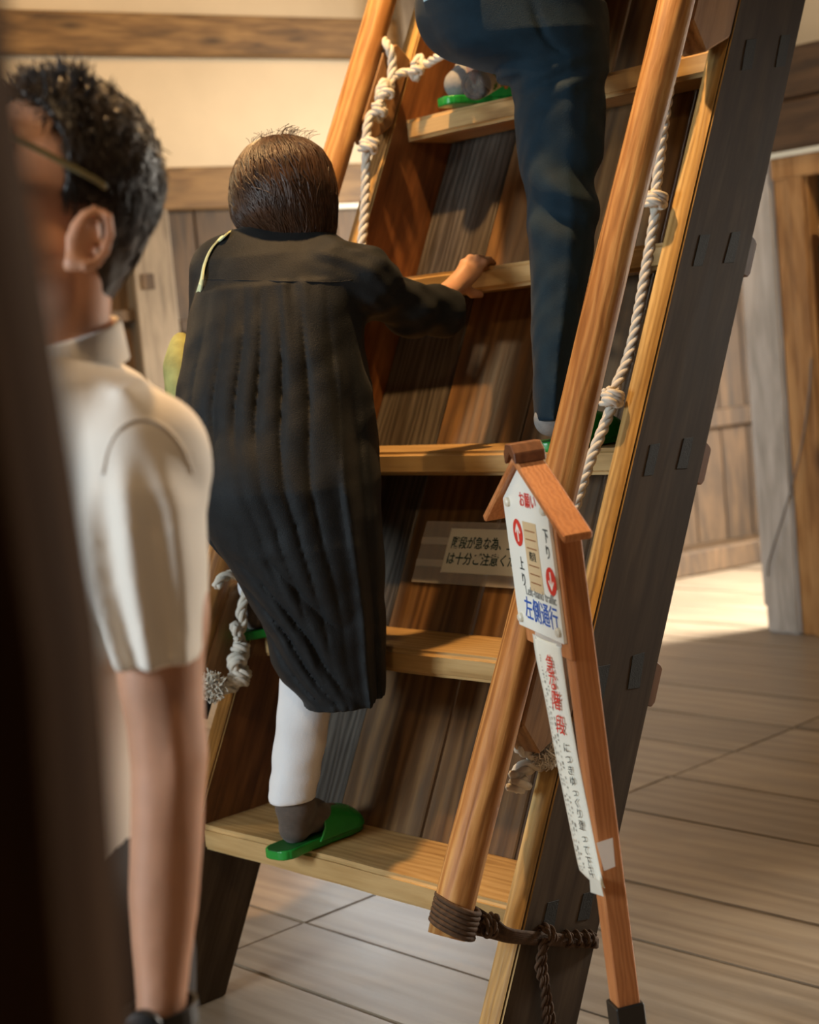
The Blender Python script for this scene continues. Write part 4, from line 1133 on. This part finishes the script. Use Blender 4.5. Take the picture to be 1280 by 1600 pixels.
# hair: a bob of strands over a cap
hc = at(443, 287, 3.34); hr = np.array([.101, .112, .108])
FW = np.array([.50, .866, 0])                    # the way she faces
hl_ = loft([(440, 209), (410, 217), (388, 230), (372, 252), (363, 280), (361, 310), (364, 338), (374, 358), (392, 368)], [(444, 209), (478, 217), (500, 232), (514, 254), (522, 285), (525, 320), (525, 352), (520, 378)],
           [(209, 3.34, .006), (217, 3.34, .050), (230, 3.34, .075), (255, 3.34, .098), (290, 3.34, .110), (330, 3.34, .105), (378, 3.345, .080)], 2.0)
def bobcut(p):
    q = p-hc.astype(np.float32); fwd = q@FW.astype(np.float32)
    return np.maximum(hl_(p)+.003, fwd-.055)
V1, Q1 = mesh_sdf(bobcut, hc-.16, hc+.16, .006)
rg2 = np.random.default_rng(5); hp = []
def hair_pt(a, z, rad):
    z = min(z, hl_.zt-.0005)
    xl = np.interp(z, hl_.L[:, 2], hl_.L[:, 0]); xr = np.interp(z, hl_.R[:, 2], hl_.R[:, 0]); yc = np.interp(z, hl_.pz, hl_.py); hdp = np.interp(z, hl_.pz, hl_.ph)
    return np.array([(xl+xr)/2 + (xr-xl)/2*rad*math.cos(a), yc + hdp*rad*math.sin(a), z])
zt_, zb_ = hl_.zt, at(443, 374, 3.34)[2]
for i in range(3400):
    a = rg2.uniform(0, 2*math.pi)
    if math.cos(a)*FW[0]+math.sin(a)*FW[1] > .55 and rg2.random() < .92: continue
    z0 = zt_ - .004 - (zt_-zb_)*rg2.random()**1.5*.62
    z1_ = zb_ + rg2.uniform(-.004, .022) - .010*max(0, math.cos(a))
    sw = rg2.normal()*.10; ph = rg2.uniform(0, 6.3); rad0 = rg2.uniform(.97, 1.045); lay = rg2.uniform(.0, .06)
    q = []
    for t in np.linspace(0, 1, 10):
        z_ = z0+(z1_-z0)*(t**1.6*.55+t*.45)
        aa = a + .55*(1-t)**2*math.sin(a*1.0+.6) + sw*math.sin(3*t+ph*.2) + .16*t*t*math.sin(a*2+1.2)
        q.append(hair_pt(aa, z_, rad0 - lay*max(0, t-.75)*2 + .006*math.sin(t*5+ph)))
    hp.append(tube(np.array(q), np.linspace(.0019, .0010, 10), 3, False))
for i in range(70):                              # fly-away hairs on the crown
    a = rg2.uniform(0, 2*math.pi); p0 = hair_pt(a, zt_-rg2.uniform(.001, .02), 1.0); d = np.array([rg2.normal()*.6+.4, rg2.normal()*.6, .5])
    hp.append(tube(catmull([p0, p0+d*.012+Z*.006, p0+d*.028+Z*.002], 3), .0005, 3, False))
vh, fh = join(hp); b0 = len(V1)
hv = V1.tolist()+[tuple(v) for v in vh]; hf = Q1.tolist()+[tuple(i+b0 for i in q) for q in fh]
ho = mesh_obj('hair', hv, hf, M_['hairw'], woman, smooth=True); ho['kind'] = 'stuff'
# shoulder bag
bagr = empty('shoulder_bag', at(285, 640, 3.42), 'yellow-green shoulder bag with pale strap on the left shoulder of the person in black', 'bag')
bfn = lambda p: ell(at(292, 620, 3.43), (.045, .11, .135))(p) + wrinkle(p, 30, .006, 9)
sdf_obj('bag_body', bfn, at(292, 620, 3.43)-.17, at(292, 620, 3.43)+.17, .006, M_['bag'], bagr)
sp = [at(300, 560, 3.42), at(299, 500, 3.34), hit(tfn, 312, 452, 2.95, .006), hit(tfn, 319, 415, 2.95, .005), hit(tfn, 328, 392, 2.95, .005), hit(tfn, 340, 377, 2.95, .005), hit(tfn, 354, 367, 2.95, .005), at(362, 366, 3.40), at(340, 400, 3.46), at(312, 520, 3.47)]
spc = catmull(sp, 6); tn, n_, b_ = frames_along(spc)
vv = []; nsp = len(spc)
for i in range(nsp):
    out = spc[i]-at(440, 440, 3.31); out -= tn[i]*(out@tn[i]); out /= np.linalg.norm(out); sd_ = np.cross(tn[i], out)
    for (a, b) in ((-.008, -.0015), (.008, -.0015), (.008, .0015), (-.008, .0015)): vv.append(spc[i]+sd_*a+out*b)
mesh_obj('strap', vv, [(i*4+j, i*4+(j+1) % 4, (i+1)*4+(j+1) % 4, (i+1)*4+j) for i in range(nsp-1) for j in range(4)], M_['strap'], bagr)

# ---------------------------------------------------------------- man in navy trousers higher up
man2 = empty('person', tread_pt(3, .35, 0), 'person in navy trousers near the top, cut off at the waist', 'person')
pel = loft([(655, -70), (659, 0), (668, 35), (684, 65), (704, 87), (735, 102), (775, 111)], [(936, -70), (940, 0), (946, 60), (947, 112)], [(-70, 3.34, .13), (0, 3.29, .155), (70, 3.27, .15), (112, 3.27, .12)], 2.2)
leg2 = loft([(765, 30), (788, 105), (802, 150), (808, 230), (819, 300), (826, 340), (829, 450), (832, 560), (836, 655)], [(946, 30), (947, 105), (946, 150), (940, 250), (931, 300), (936, 345), (926, 410), (908, 490), (890, 580), (880, 655)],
            [(30, 3.27, .115), (150, 3.24, .11), (300, 3.20, .085), (400, 3.17, .08), (550, 3.12, .068), (655, 3.09, .056)])
def lfold(p, u, v):
    z = p[:, 2]; zk = at(870, 310, 3.2)[2]; zc = at(870, 125, 3.25)[2]
    w1 = wrinkle(p, 9, 1.0, 37)
    a = .011*np.exp(-((z-zk)/.085)**2)*np.sin(52*(z-zk) + 2.6*u + 2.5*w1) + .005*np.exp(-((z-zc)/.05)**2)*np.sin(120*(z-zc)-3.5*u+2*w1)
    crease = .003*np.exp(-((u-.1)/.16)**2)*(v < 0)
    return a*np.clip(1.1-np.abs(u)*.6, 0, 1)+crease+wrinkle(p, 24, .004, 31)+wrinkle(p, 55, .0025, 32)
leg2.fold = lfold
pel.fold = lambda p, u, v: wrinkle(p, 22, .003, 33) - .012*np.exp(-((u-.12)/.05)**2)*np.clip((at(800, 60, 3.4)[2]+.05-p[:, 2])/.12, 0, 1)*(v < 0)
hipL2 = at(725, 20, 3.34); kneeL2 = at(790, -70, 3.92); anL2 = at(742, 118, 3.80)
tr2 = U(.03, pel, leg2, cap(hipL2, kneeL2, .10, .078), cap(kneeL2, at(748, 70, 3.82), .075, .055))
sdf_obj('trousers', tr2, *bounds([at(650, -80, 3.15), at(950, 660, 3.05), kneeL2, at(800, 0, 3.1), at(800, 0, 3.5)], .10), .005, M_['navy'], man2)
sR2 = at(858, 640, 3.09); hd2 = at(830, -660, 3.62); ch2 = at(810, -340, 3.52); pv2 = at(800, -20, 3.30)
shL2 = at(690, -410, 3.58); elL2 = at(735, -130, 3.62); wrL2 = at(728, 66, 3.62); shR2 = at(930, -430, 3.56); elR2 = at(1035, -300, 3.36); wrR2 = at(1085, -150, 3.12)
# bottle first: the hand closes on it
bc = at(738, 136, 3.60); bx = at(800, 100, 3.755)-bc; bl = np.linalg.norm(bx); bx /= bl
br_ = .0325
bu = np.cross(bx, np.array([0, 0, 1.])); bu /= np.linalg.norm(bu); bw = np.cross(bu, bx)       # bu right, bw up-ish
fgs = []
gc = bc + bx*.075
for i in range(4):
    c = bc + bx*(.098+.0205*i); q = []
    for a in np.linspace(2.25, -.75, 6): q.append(c + (bu*math.cos(a) + bw*math.sin(a))*(br_+.009))
    for j in range(5): fgs.append(cap(q[j], q[j+1], .0098-.0004*j, .0094-.0004*j))
thq = [bc + bx*(.082) + (bu*math.cos(a) + bw*math.sin(a))*(br_+.010) for a in (2.5, 3.0, 3.5)]
palm = bc + bx*.118 + (bu*math.cos(2.3) + bw*math.sin(2.3))*(br_+.014)
fgs += [cap(palm, thq[0], .016, .013), cap(thq[0], thq[1], .013, .011), cap(thq[1], thq[2], .011, .009), cap(palm - bx*.03, palm + bx*.03, .016, .017), cap(wrL2, palm, .024, .022)]
b2 = U(.02, ell(hd2, (.08, .10, .115)), cap(hd2-Z*.07, ch2+Z*.19, .055, .06), cap(ch2+Z*.14, ch2, .11, .14), cap(ch2, pv2, .14, .13), cap(ch2+Z*.14, shL2, .07, .065), cap(ch2+Z*.14, shR2, .07, .065),
       cap(shL2, elL2, .05, .042), cap(elL2, wrL2, .04, .027), cap(shR2, elR2, .05, .042), cap(elR2, wrR2, .04, .027), cap(pv2, at(850, 60, 3.27), .11, .08), cap(at(862, 60, 3.27), at(878, 350, 3.19), .07, .045),
       cap(at(878, 350, 3.19), sR2, .040, .020), cap(pv2, hipL2, .12, .09), cap(hipL2, kneeL2, .085, .06), cap(kneeL2, anL2, .058, .038),
       cap(hd2+np.array([.04, .09, -.02]), hd2+np.array([.05, .12, -.035]), .016, .012), *hand(wrR2, T*-.3+S, -UH, -N, .95, .8))
sdf_obj('body', U(.006, b2, BALL(U(.008, *fgs), bc+bx*.06, .16)), *bounds([hd2+Z*.05, sR2, kneeL2, shL2, wrR2+Z*.1, bc], .13), .0056, M_['skin'], man2)
sh2 = U(.03, loft([(668, -340), (655, -200), (655, -60), (659, 8)], [(960, -340), (945, -200), (940, -60), (758, 4)], [(-340, 3.52, .13), (-200, 3.44, .145), (8, 3.30, .176)], 2.3), cap(ch2+Z*.16, ch2, .12, .15), cap(ch2+Z*.14, shL2, .085, .08), cap(ch2+Z*.14, shR2, .085, .08), cap(shL2, elL2+Z*.08, .07, .065), cap(shR2, elR2*.7+shR2*.3, .07, .065))
sdf_obj('shirt', lambda p: sh2(p)+wrinkle(p, 20, .006, 41), *bounds([at(640, 12, 3.1), at(640, 12, 3.4), at(960, -470, 3.7), shL2, elR2, ch2+Z*.3], .12), .007, M_['blueshirt'], man2)
hq = ell(hd2+Z*.012-np.array([.02, .03, 0]), (.088, .105, .115))
sdf_obj('hair', lambda p: np.maximum(hq(p)+wrinkle(p, 120, .006, 43), (p-hd2.astype(np.float32))@vec(.3, .9, -.5)-.03), hd2-.17, hd2+.17, .006, M_['hairm'], man2)
for sl, z, an in ((slC, Z1+2*STEP, at(861, 655, 3.085)), (slD, Z1+4*STEP, at(738, 108, 3.80))):
    sdf_obj('sock', U(.018, *foot_prims(sl, z, an, .82 if z < 1.5 else 1.0, .062 if z < 1.5 else .045)), *bounds([sl[0], sl[1], an], .11), .0045, M_['sockg'], man2)

# bottle
bot = empty('plastic_bottle', bc, 'clear plastic bottle with green leaf label held by the climbing man', 'bottle')
BB = basis(bu, bw, bx, bc)
def lathe(name, prof, mat, parent, M, sides=40, petal=0, caps=True):
    v = []; fs = []
    for i, (r_, z_) in enumerate(prof):
        for j in range(sides):
            a = 2*math.pi*j/sides; zz = z_
            if petal and i < petal: zz = z_ + .0045*(.5-.5*math.cos(5*a))*math.sin(math.pi*min(1, r_/br_))
            v.append((r_*math.cos(a), r_*math.sin(a), zz))
    for i in range(len(prof)-1):
        for j in range(sides): fs.append((i*sides+j, i*sides+(j+1) % sides, (i+1)*sides+(j+1) % sides, (i+1)*sides+j))
    if caps: fs.append(tuple(range(sides))[::-1]); fs.append(tuple((len(prof)-1)*sides+j for j in range(sides)))
    return mesh_obj(name, v, fs, mat, parent, M, True)
pet, nt_, bs_ = new_mat('clear_pet'); bs_.inputs['Base Color'].default_value = (.95, .95, .93, 1); bs_.inputs['Transmission Weight'].default_value = .92
bs_.inputs['Roughness'].default_value = .03; bs_.inputs['IOR'].default_value = 1.12
M_['pet'] = pet
lathe('bottle_body', [(.004, .006), (.010, .004), (.018, .001), (.025, 0), (.030, .004), (br_, .012), (br_, .05), (br_-.002, .055), (br_, .06), (br_, .145), (.028, .165), (.018, .183), (.012, .190), (.012, .198)], M_['pet'], bot, BB, 40, 5)
lathe('cap', [(.014, .196), (.0145, .198), (.0145, .212), (.013, .214)], M_['white'], bot, BB)
lathe('label', [(br_+.0004, .030), (br_+.0006, .031), (br_+.0006, .125), (br_+.0004, .126)], plain('bottle_label', (.70, .68, .60), .4), bot, BB, caps=False)
for k, (a0, zc) in enumerate(((.35, .060), (1.15, .045), (-.55, .052), (2.2, .08), (3.4, .08))):
    pts = []
    for j in range(14):
        rr = .013 if j % 2 == 0 else .006
        aa = j/14*2*math.pi; an = a0 + rr*math.cos(aa)/br_; pts.append(((br_+.0016)*math.cos(an), (br_+.0016)*math.sin(an), zc+rr*math.sin(aa)))
    c0_ = ((br_+.0018)*math.cos(a0), (br_+.0018)*math.sin(a0), zc); pts.append(c0_)
    mesh_obj('leaf_print', pts, [(j, (j+1) % 14, 14) for j in range(14)], plain('leaf_green_%d' % k, (.06, .30, .02), .5), bot, BB)

# ---------------------------------------------------------------- man in the white shirt, close at left
man1 = empty('person', (at(150, 1000, 1.70)[0], at(150, 1000, 1.70)[1], 0), 'person in a white short-sleeved shirt and glasses looking up, close at left', 'person')
HC = at(84, 292, 1.67); yaw = np.array([-.83, -.558, 0]); pu = math.radians(26)
HF = yaw*math.cos(pu) + Z*math.sin(pu); HU = -yaw*math.sin(pu) + Z*math.cos(pu); HL = np.cross(HU, HF)
HFR = np.array([HF, HL, HU])
def hp_(a, b, c): return HC + HF*a + HL*b + HU*c
ear = hp_(-.020, .075, -.058)
e1 = U(.004, *[cap(ear + HF*(.016*math.cos(a)-.004) + HU*(.030*math.sin(a)) + HL*(.010+.008*(math.cos(a) < 0)), ear + HF*(.016*math.cos(b)-.004) + HU*(.030*math.sin(b)) + HL*(.010+.008*(math.cos(b) < 0)), .0055) for a, b in zip(np.linspace(.1, 5.2, 9)[:-1], np.linspace(.1, 5.2, 9)[1:])],
       ell(ear + HL*.004, (.019, .008, .030), HFR), cap(ear + HF*.006 - HU*.026 + HL*.006, ear + HF*.004 - HU*.032 + HL*.006, .008))
head = U(.02, ell(hp_(-.012, 0, .018), (.094, .074, .088), HFR), ell(hp_(.040, 0, -.045), (.055, .058, .075), HFR), ell(hp_(.066, 0, -.110), (.026, .030, .022), HFR), cap(hp_(-.005, .045, -.075), hp_(.06, .025, -.105), .02), cap(hp_(-.005, -.045, -.075), hp_(.06, -.025, -.105), .02))
nose = U(.006, cap(hp_(.092, 0, .005), hp_(.112, 0, -.040), .008, .012), ell(hp_(.100, .012, -.044), (.011, .008, .008), HFR), ell(hp_(.100, -.012, -.044), (.011, .008, .008), HFR))
lips = U(.004, cap(hp_(.092, .020, -.075), hp_(.098, 0, -.073), .005, .006), cap(hp_(.092, -.020, -.075), hp_(.098, 0, -.073), .005, .006), cap(hp_(.090, .018, -.083), hp_(.096, 0, -.084), .005, .007), cap(hp_(.090, -.018, -.083), hp_(.096, 0, -.084), .005, .007))
eyes = [ell(hp_(.078, s_*.031, .0), (.013, .013, .013)) for s_ in (1, -1)]
sock_ = [ell(hp_(.092, s_*.033, .0), (.012, .018, .011), HFR) for s_ in (1, -1)]
brow = [cap(hp_(.092, .010, .020), hp_(.078, .050, .018), .009), cap(hp_(.092, -.010, .020), hp_(.078, -.050, .018), .009)]
nk = at(92, 600, 1.70)
shl = at(226, 712, 1.62); shr = at(60, 660, 1.92)
armL = loft([(176, 940), (181, 1020), (187, 1070), (199, 1130), (205, 1200), (203, 1300), (200, 1400), (205, 1480), (214, 1560), (216, 1640)], [(318, 940), (317, 1020), (318, 1070), (322, 1130), (327, 1178), (321, 1250), (318, 1330), (311, 1420), (300, 1490), (291, 1560), (288, 1640)],
            [(940, 1.60, .050), (1100, 1.60, .046), (1300, 1.60, .042), (1500, 1.59, .030), (1640, 1.58, .026)])
armL.fold = lambda p, u, v: .004*np.exp(-((u-.35)/.25)**2)*np.exp(-((p[:, 2]-at(280, 1170, 1.6)[2])/.06)**2) + wrinkle(p, 18, .002, 51)
wr1 = at(252, 1640, 1.58)
body1 = U(.012, BALL(U(.006, SUB(SUB(U(.012, head, nose, lips, *brow), sock_[0], .01), sock_[1], .01), *eyes, e1), HC, .17), U(.02, cap(hp_(-.030, 0, -.05), nk, .050, .052), cap(nk, at(110, 760, 1.76), .06, .10), cap(at(110, 760, 1.76), at(110, 1250, 1.77), .095, .095),
          cap(nk, shl, .045, .042), cap(nk, shr, .045, .045), cap(shl, at(245, 960, 1.60), .042, .046), BALL(armL, at(252, 1290, 1.6), .27), cap(shr, at(40, 1000, 2.0), .052, .045), cap(at(40, 1000, 2.0), at(0, 1200, 1.85), .043, .03), *hand(wr1, np.array([-.06, .03, -1]), np.array([-1, 0, 0]), np.array([.2, -1, 0]), 1.0, .28),
          *hand(at(0, 1200, 1.85), np.array([-.6, -.3, -.4]), np.array([0, -1, .3]), np.array([0, .2, 1]), 1.0, .3),
          cap(at(110, 1250, 1.77), at(150, 1500, 1.70), .095, .08), cap(at(150, 1500, 1.70), np.array([at(150, 1500, 1.7)[0], 1.62, .5]), .075, .055), cap(np.array([at(150, 1500, 1.7)[0], 1.62, .5]), np.array([at(150, 1500, 1.7)[0]+.02, 1.62, .08]), .055, .04),
          cap(at(110, 1250, 1.77), at(120, 1480, 1.86), .095, .08), cap(at(120, 1480, 1.86), np.array([at(120, 1480, 1.86)[0]-.02, 1.84, .5]), .075, .055), cap(np.array([at(120, 1480, 1.86)[0]-.02, 1.84, .5]), np.array([at(120, 1480, 1.86)[0], 1.84, .08]), .055, .04)))
# feet
fx1 = np.array([at(150, 1500, 1.7)[0]+.02, 1.62, .05]); fx2 = np.array([at(120, 1480, 1.86)[0], 1.84, .05])
body1b = U(.02, body1, cap(fx1, fx1+yaw*.17-Z*.015, .042, .032), cap(fx2, fx2+yaw*.17-Z*.015, .042, .032))
sdf_obj('body', body1b, *bounds([hp_(0, 0, .1), hp_(.1, 0, 0), wr1-Z*.18, fx1, fx2, fx1+yaw*.2, fx2+yaw*.2, shr, at(0, 1200, 1.85)+yaw*.2], .13), .0056, M_['skin'], man1)
# hair cap with a hairline, plus short strands
hcap = ell(hp_(-.012, 0, .022), (.100, .081, .098), HFR)
nape = cap(hp_(-.060, 0, -.03), hp_(-.052, 0, -.095), .050, .040)
def hairfn(p):
    q = (p-HC.astype(np.float32))@HFR.T.astype(np.float32); a, b, c = q[:, 0], q[:, 1], q[:, 2]
    line = np.interp(c, [-.13, -.10, -.085, -.06, -.035, -.022, .02, .055, .075, .11], [-.045, -.046, -.044, -.040, -.030, .010, .022, .050, .080, .085])
    d = U(.02, hcap, nape)(p) + wrinkle(p, 160, .002, 61)
    d = np.maximum(d, (a-line)*.8); d = np.maximum(d, -.118-c)
    en = np.sqrt(((q[:, 0]+.022)/.026)**2 + ((q[:, 2]+.056)/.038)**2)-1
    return np.where(b > .03, np.maximum(d, -en*.026), d)
V1, Q1 = mesh_sdf(hairfn, HC-.17, HC+.17, .0045)
rg3 = np.random.default_rng(9); sel = rg3.choice(len(V1), 4200, replace=False); hp3 = []
for i in sel:
    p = V1[i]; q = HFR@(p-HC); n_ = np.array([q[0]/.106**2, q[1]/.086**2, q[2]/.1**2]); n_ /= np.linalg.norm(n_); nw = HFR.T@n_
    if q[0] > np.interp(q[2], [-.02, .05, .1], [0, .045, .08])+.0: pass
    top = np.clip((q[2]-.02)/.07, 0, 1)
    fl = (-HU*(1-top)*1.0 - HF*.25*(1-top) + HF*top*.5 + Z*top*.25 + nw*(.05+.12*top) - HF*.45*top + rg3.normal(size=3)*(.07+.08*top)); fl -= nw*(fl@nw)*.95; fl += nw*(.34*top if q[0] > .01 else .02); fl /= np.linalg.norm(fl)
    L = rg3.uniform(.010, .020) + (.012*top*rg3.random() if q[0] > .01 else 0)
    hp3.append(tube(np.array([p-nw*.002, p+fl*L*.5, p+fl*L-HU*.002]), np.array([.0011, .0009, .0003]), 3, False))
vh, fh = join(hp3); b0 = len(V1)
ho = mesh_obj('hair', V1.tolist()+[tuple(v) for v in vh], Q1.tolist()+[tuple(i+b0 for i in q) for q in fh], M_['hairm'], man1, smooth=True); ho['kind'] = 'stuff'
# glasses
def seg(pts, r, name='glasses', sides=8): return tube(catmull(pts, 5), r, sides)
gl = []
for s_ in (1, -1):
    rim = [hp_(.108-.012*abs(.024*math.cos(a)+.034)/.05, s_*(.034+.025*math.cos(a)), .0+.018*math.sin(a)) for a in np.linspace(0, 2*math.pi, 16, endpoint=False)]
    rm = catmull(rim, 3, True); gl.append(tube(np.vstack([rm, rm[:1]]), .0017, 6))
    gl.append(seg([hp_(.100, s_*.060, .006), hp_(.090, s_*.074, .007), hp_(.04, s_*.0785, .004), hp_(-.008, s_*.082, .001), hp_(-.024, s_*.082, -.002)], .0033))
gl.append(seg([hp_(.108, .009, .004), hp_(.111, 0, .008), hp_(.108, -.009, .004)], .0016))
mesh_obj('glasses', *join(gl), M_['glass'], man1, smooth=True)
# eyes and brows
for s_ in (1, -1):
    ec = hp_(.0795, s_*.031, .0); ed = HF*.96 + HL*s_*.12; ed /= np.linalg.norm(ed); ex_ = np.cross(HU, ed); EB = basis(ex_, np.cross(ed, ex_), ed, ec)
    prof = [(.0130*math.sin(t), .0130*math.cos(t)) for t in np.linspace(1.5, .02, 8)]
    eo = lathe('eye', prof, plain('eye_white', (.7, .66, .6), .25), man1, EB, 20)
    lathe('iris', [(.0060, .0126), (.0056, .0136), (.002, .0141)], plain('dark_iris', (.02, .010, .006), .2), eo, EB, 18)
    mesh_obj('eyebrow', *tube(catmull([hp_(.1005, s_*.012, .021), hp_(.0985, s_*.03, .026), hp_(.088, s_*.05, .022)], 5), np.linspace(.0035, .0018, 11), 6), M_['hairm'], man1, smooth=True)
# shirt
tor = loft([(40, 565), (10, 610), (-40, 680), (-80, 800), (-75, 1000), (-50, 1200), (-45, 1320)], [(140, 545), (210, 585), (262, 642), (285, 720), (280, 850), (262, 1000), (246, 1150), (242, 1320)], [(540, 1.72, .08), (600, 1.74, .15), (700, 1.76, .19), (1000, 1.77, .18), (1320, 1.77, .17)], 2.3)
tor.fold = lambda p, u, v: wrinkle(p, 16, .008, 71)
slv1 = loft([(192, 622), (164, 672), (148, 720), (134, 800), (139, 900), (162, 990), (177, 1034)], [(214, 606), (266, 652), (304, 706), (330, 780), (331, 880), (325, 960), (319, 1022)], [(610, 1.63, .04), (670, 1.62, .07), (760, 1.61, .082), (900, 1.605, .078), (1030, 1.60, .072)], 2.1)
slv1.fold = lambda p, u, v: .006*np.sin(9*u+3*p[:, 2]*4)*np.clip((at(230, 690, 1.6)[2]-p[:, 2])/.08, 0, 1) + wrinkle(p, 20, .003, 73)
shf = U(.022, tor, slv1, cap(nk-Z*.02, shl, .058, .066), cap(nk-Z*.01, shr, .06, .072), cap(shr, at(50, 900, 1.97), .07, .066))
nhole = cap(hp_(-.03, 0, -.04), nk-Z*.05, .052, .054)
sdf_obj('shirt', SUB(shf, nhole), *bounds([at(-90, 560, 1.75), at(340, 1330, 1.6), shr, at(50, 900, 1.97)], .14), .0052, M_['shirt'], man1)
# sleeve seam, collar, watch, trousers
sm_ = [hit(shf, x, y, 1.40, .0012) for x, y in ((160, 742), (170, 700), (190, 668), (222, 655), (256, 668), (284, 700), (300, 740))]
mesh_obj('sleeve_seam', *tube(catmull(sm_, 6), .0024, 6), M_['shirt'], man1, smooth=True)
nax = (hp_(-.035, 0, -.05)-nk); nax /= np.linalg.norm(nax); cc = at(92, 545, 1.69)
ca_ = yaw - nax*(yaw@nax); ca_ /= np.linalg.norm(ca_); cb_ = np.cross(nax, ca_); cv_ = []; nck = 48
for k, (rad, dz) in enumerate(((.0545, -.030), (.0545, .012), (.057, .017), (.0605, .013), (.071, -.022), (.0685, -.024))):
    for i in range(nck):
        a = 2*math.pi*i/nck; cv_.append(cc + (ca_*math.cos(a)*1.05 + cb_*math.sin(a))*rad + nax*(dz + .022*-math.cos(a)))
mesh_obj('collar', cv_, [(k*nck+i, k*nck+(i+1) % nck, (k+1)*nck+(i+1) % nck, (k+1)*nck+i) for k in range(5) for i in range(nck)], M_['shirt'], man1, smooth=True)
wc = at(251, 1588, 1.585); wring = [wc + np.array([.034*math.cos(a), .033*math.sin(a), .003*math.cos(a)]) for a in np.linspace(0, 2*math.pi, 24, endpoint=False)]
vv = []; n_ = len(wring)
for q in wring:
    d = q-wc; d /= np.linalg.norm(d)
    for (a, b) in ((0, -.011), (.004, -.011), (.004, .011), (0, .011)): vv.append(q+d*a+Z*b)
wo = mesh_obj('watch_strap', vv, [(i*4+j, ((i+1) % n_)*4+j, ((i+1) % n_)*4+(j+1) % 4, i*4+(j+1) % 4) for i in range(n_) for j in range(4)], M_['blackplastic'], man1)
wd_ = np.array([-.25, -.95, 0.1]); wd_ /= np.linalg.norm(wd_); wx = np.cross(Z, wd_); wx /= np.linalg.norm(wx)
lathe('watch_case', [(.017, 0), (.019, .002), (.019, .009), (.016, .011)], M_['blackplastic'], man1, basis(wx, np.cross(wd_, wx), wd_, wc+wd_*.034), 24)
tp = U(.03, loft([(-45, 1290), (-50, 1400), (20, 1600)], [(242, 1290), (238, 1400), (235, 1600)], [(1290, 1.77, .172), (1600, 1.77, .16)]), cap(at(150, 1500, 1.70), np.array([at(150, 1500, 1.7)[0], 1.62, .5]), .105, .08), cap(np.array([at(150, 1500, 1.7)[0], 1.62, .5]), np.array([at(150, 1500, 1.7)[0]+.02, 1.62, .09]), .08, .065),
        cap(at(120, 1480, 1.86), np.array([at(120, 1480, 1.86)[0]-.02, 1.84, .5]), .105, .08), cap(np.array([at(120, 1480, 1.86)[0]-.02, 1.84, .5]), np.array([at(120, 1480, 1.86)[0], 1.84, .09]), .08, .065))
sdf_obj('trousers', tp, *bounds([at(-60, 1280, 1.75), at(250, 1600, 1.75), fx1, fx2], .14), .008, M_['darkpants'], man1)
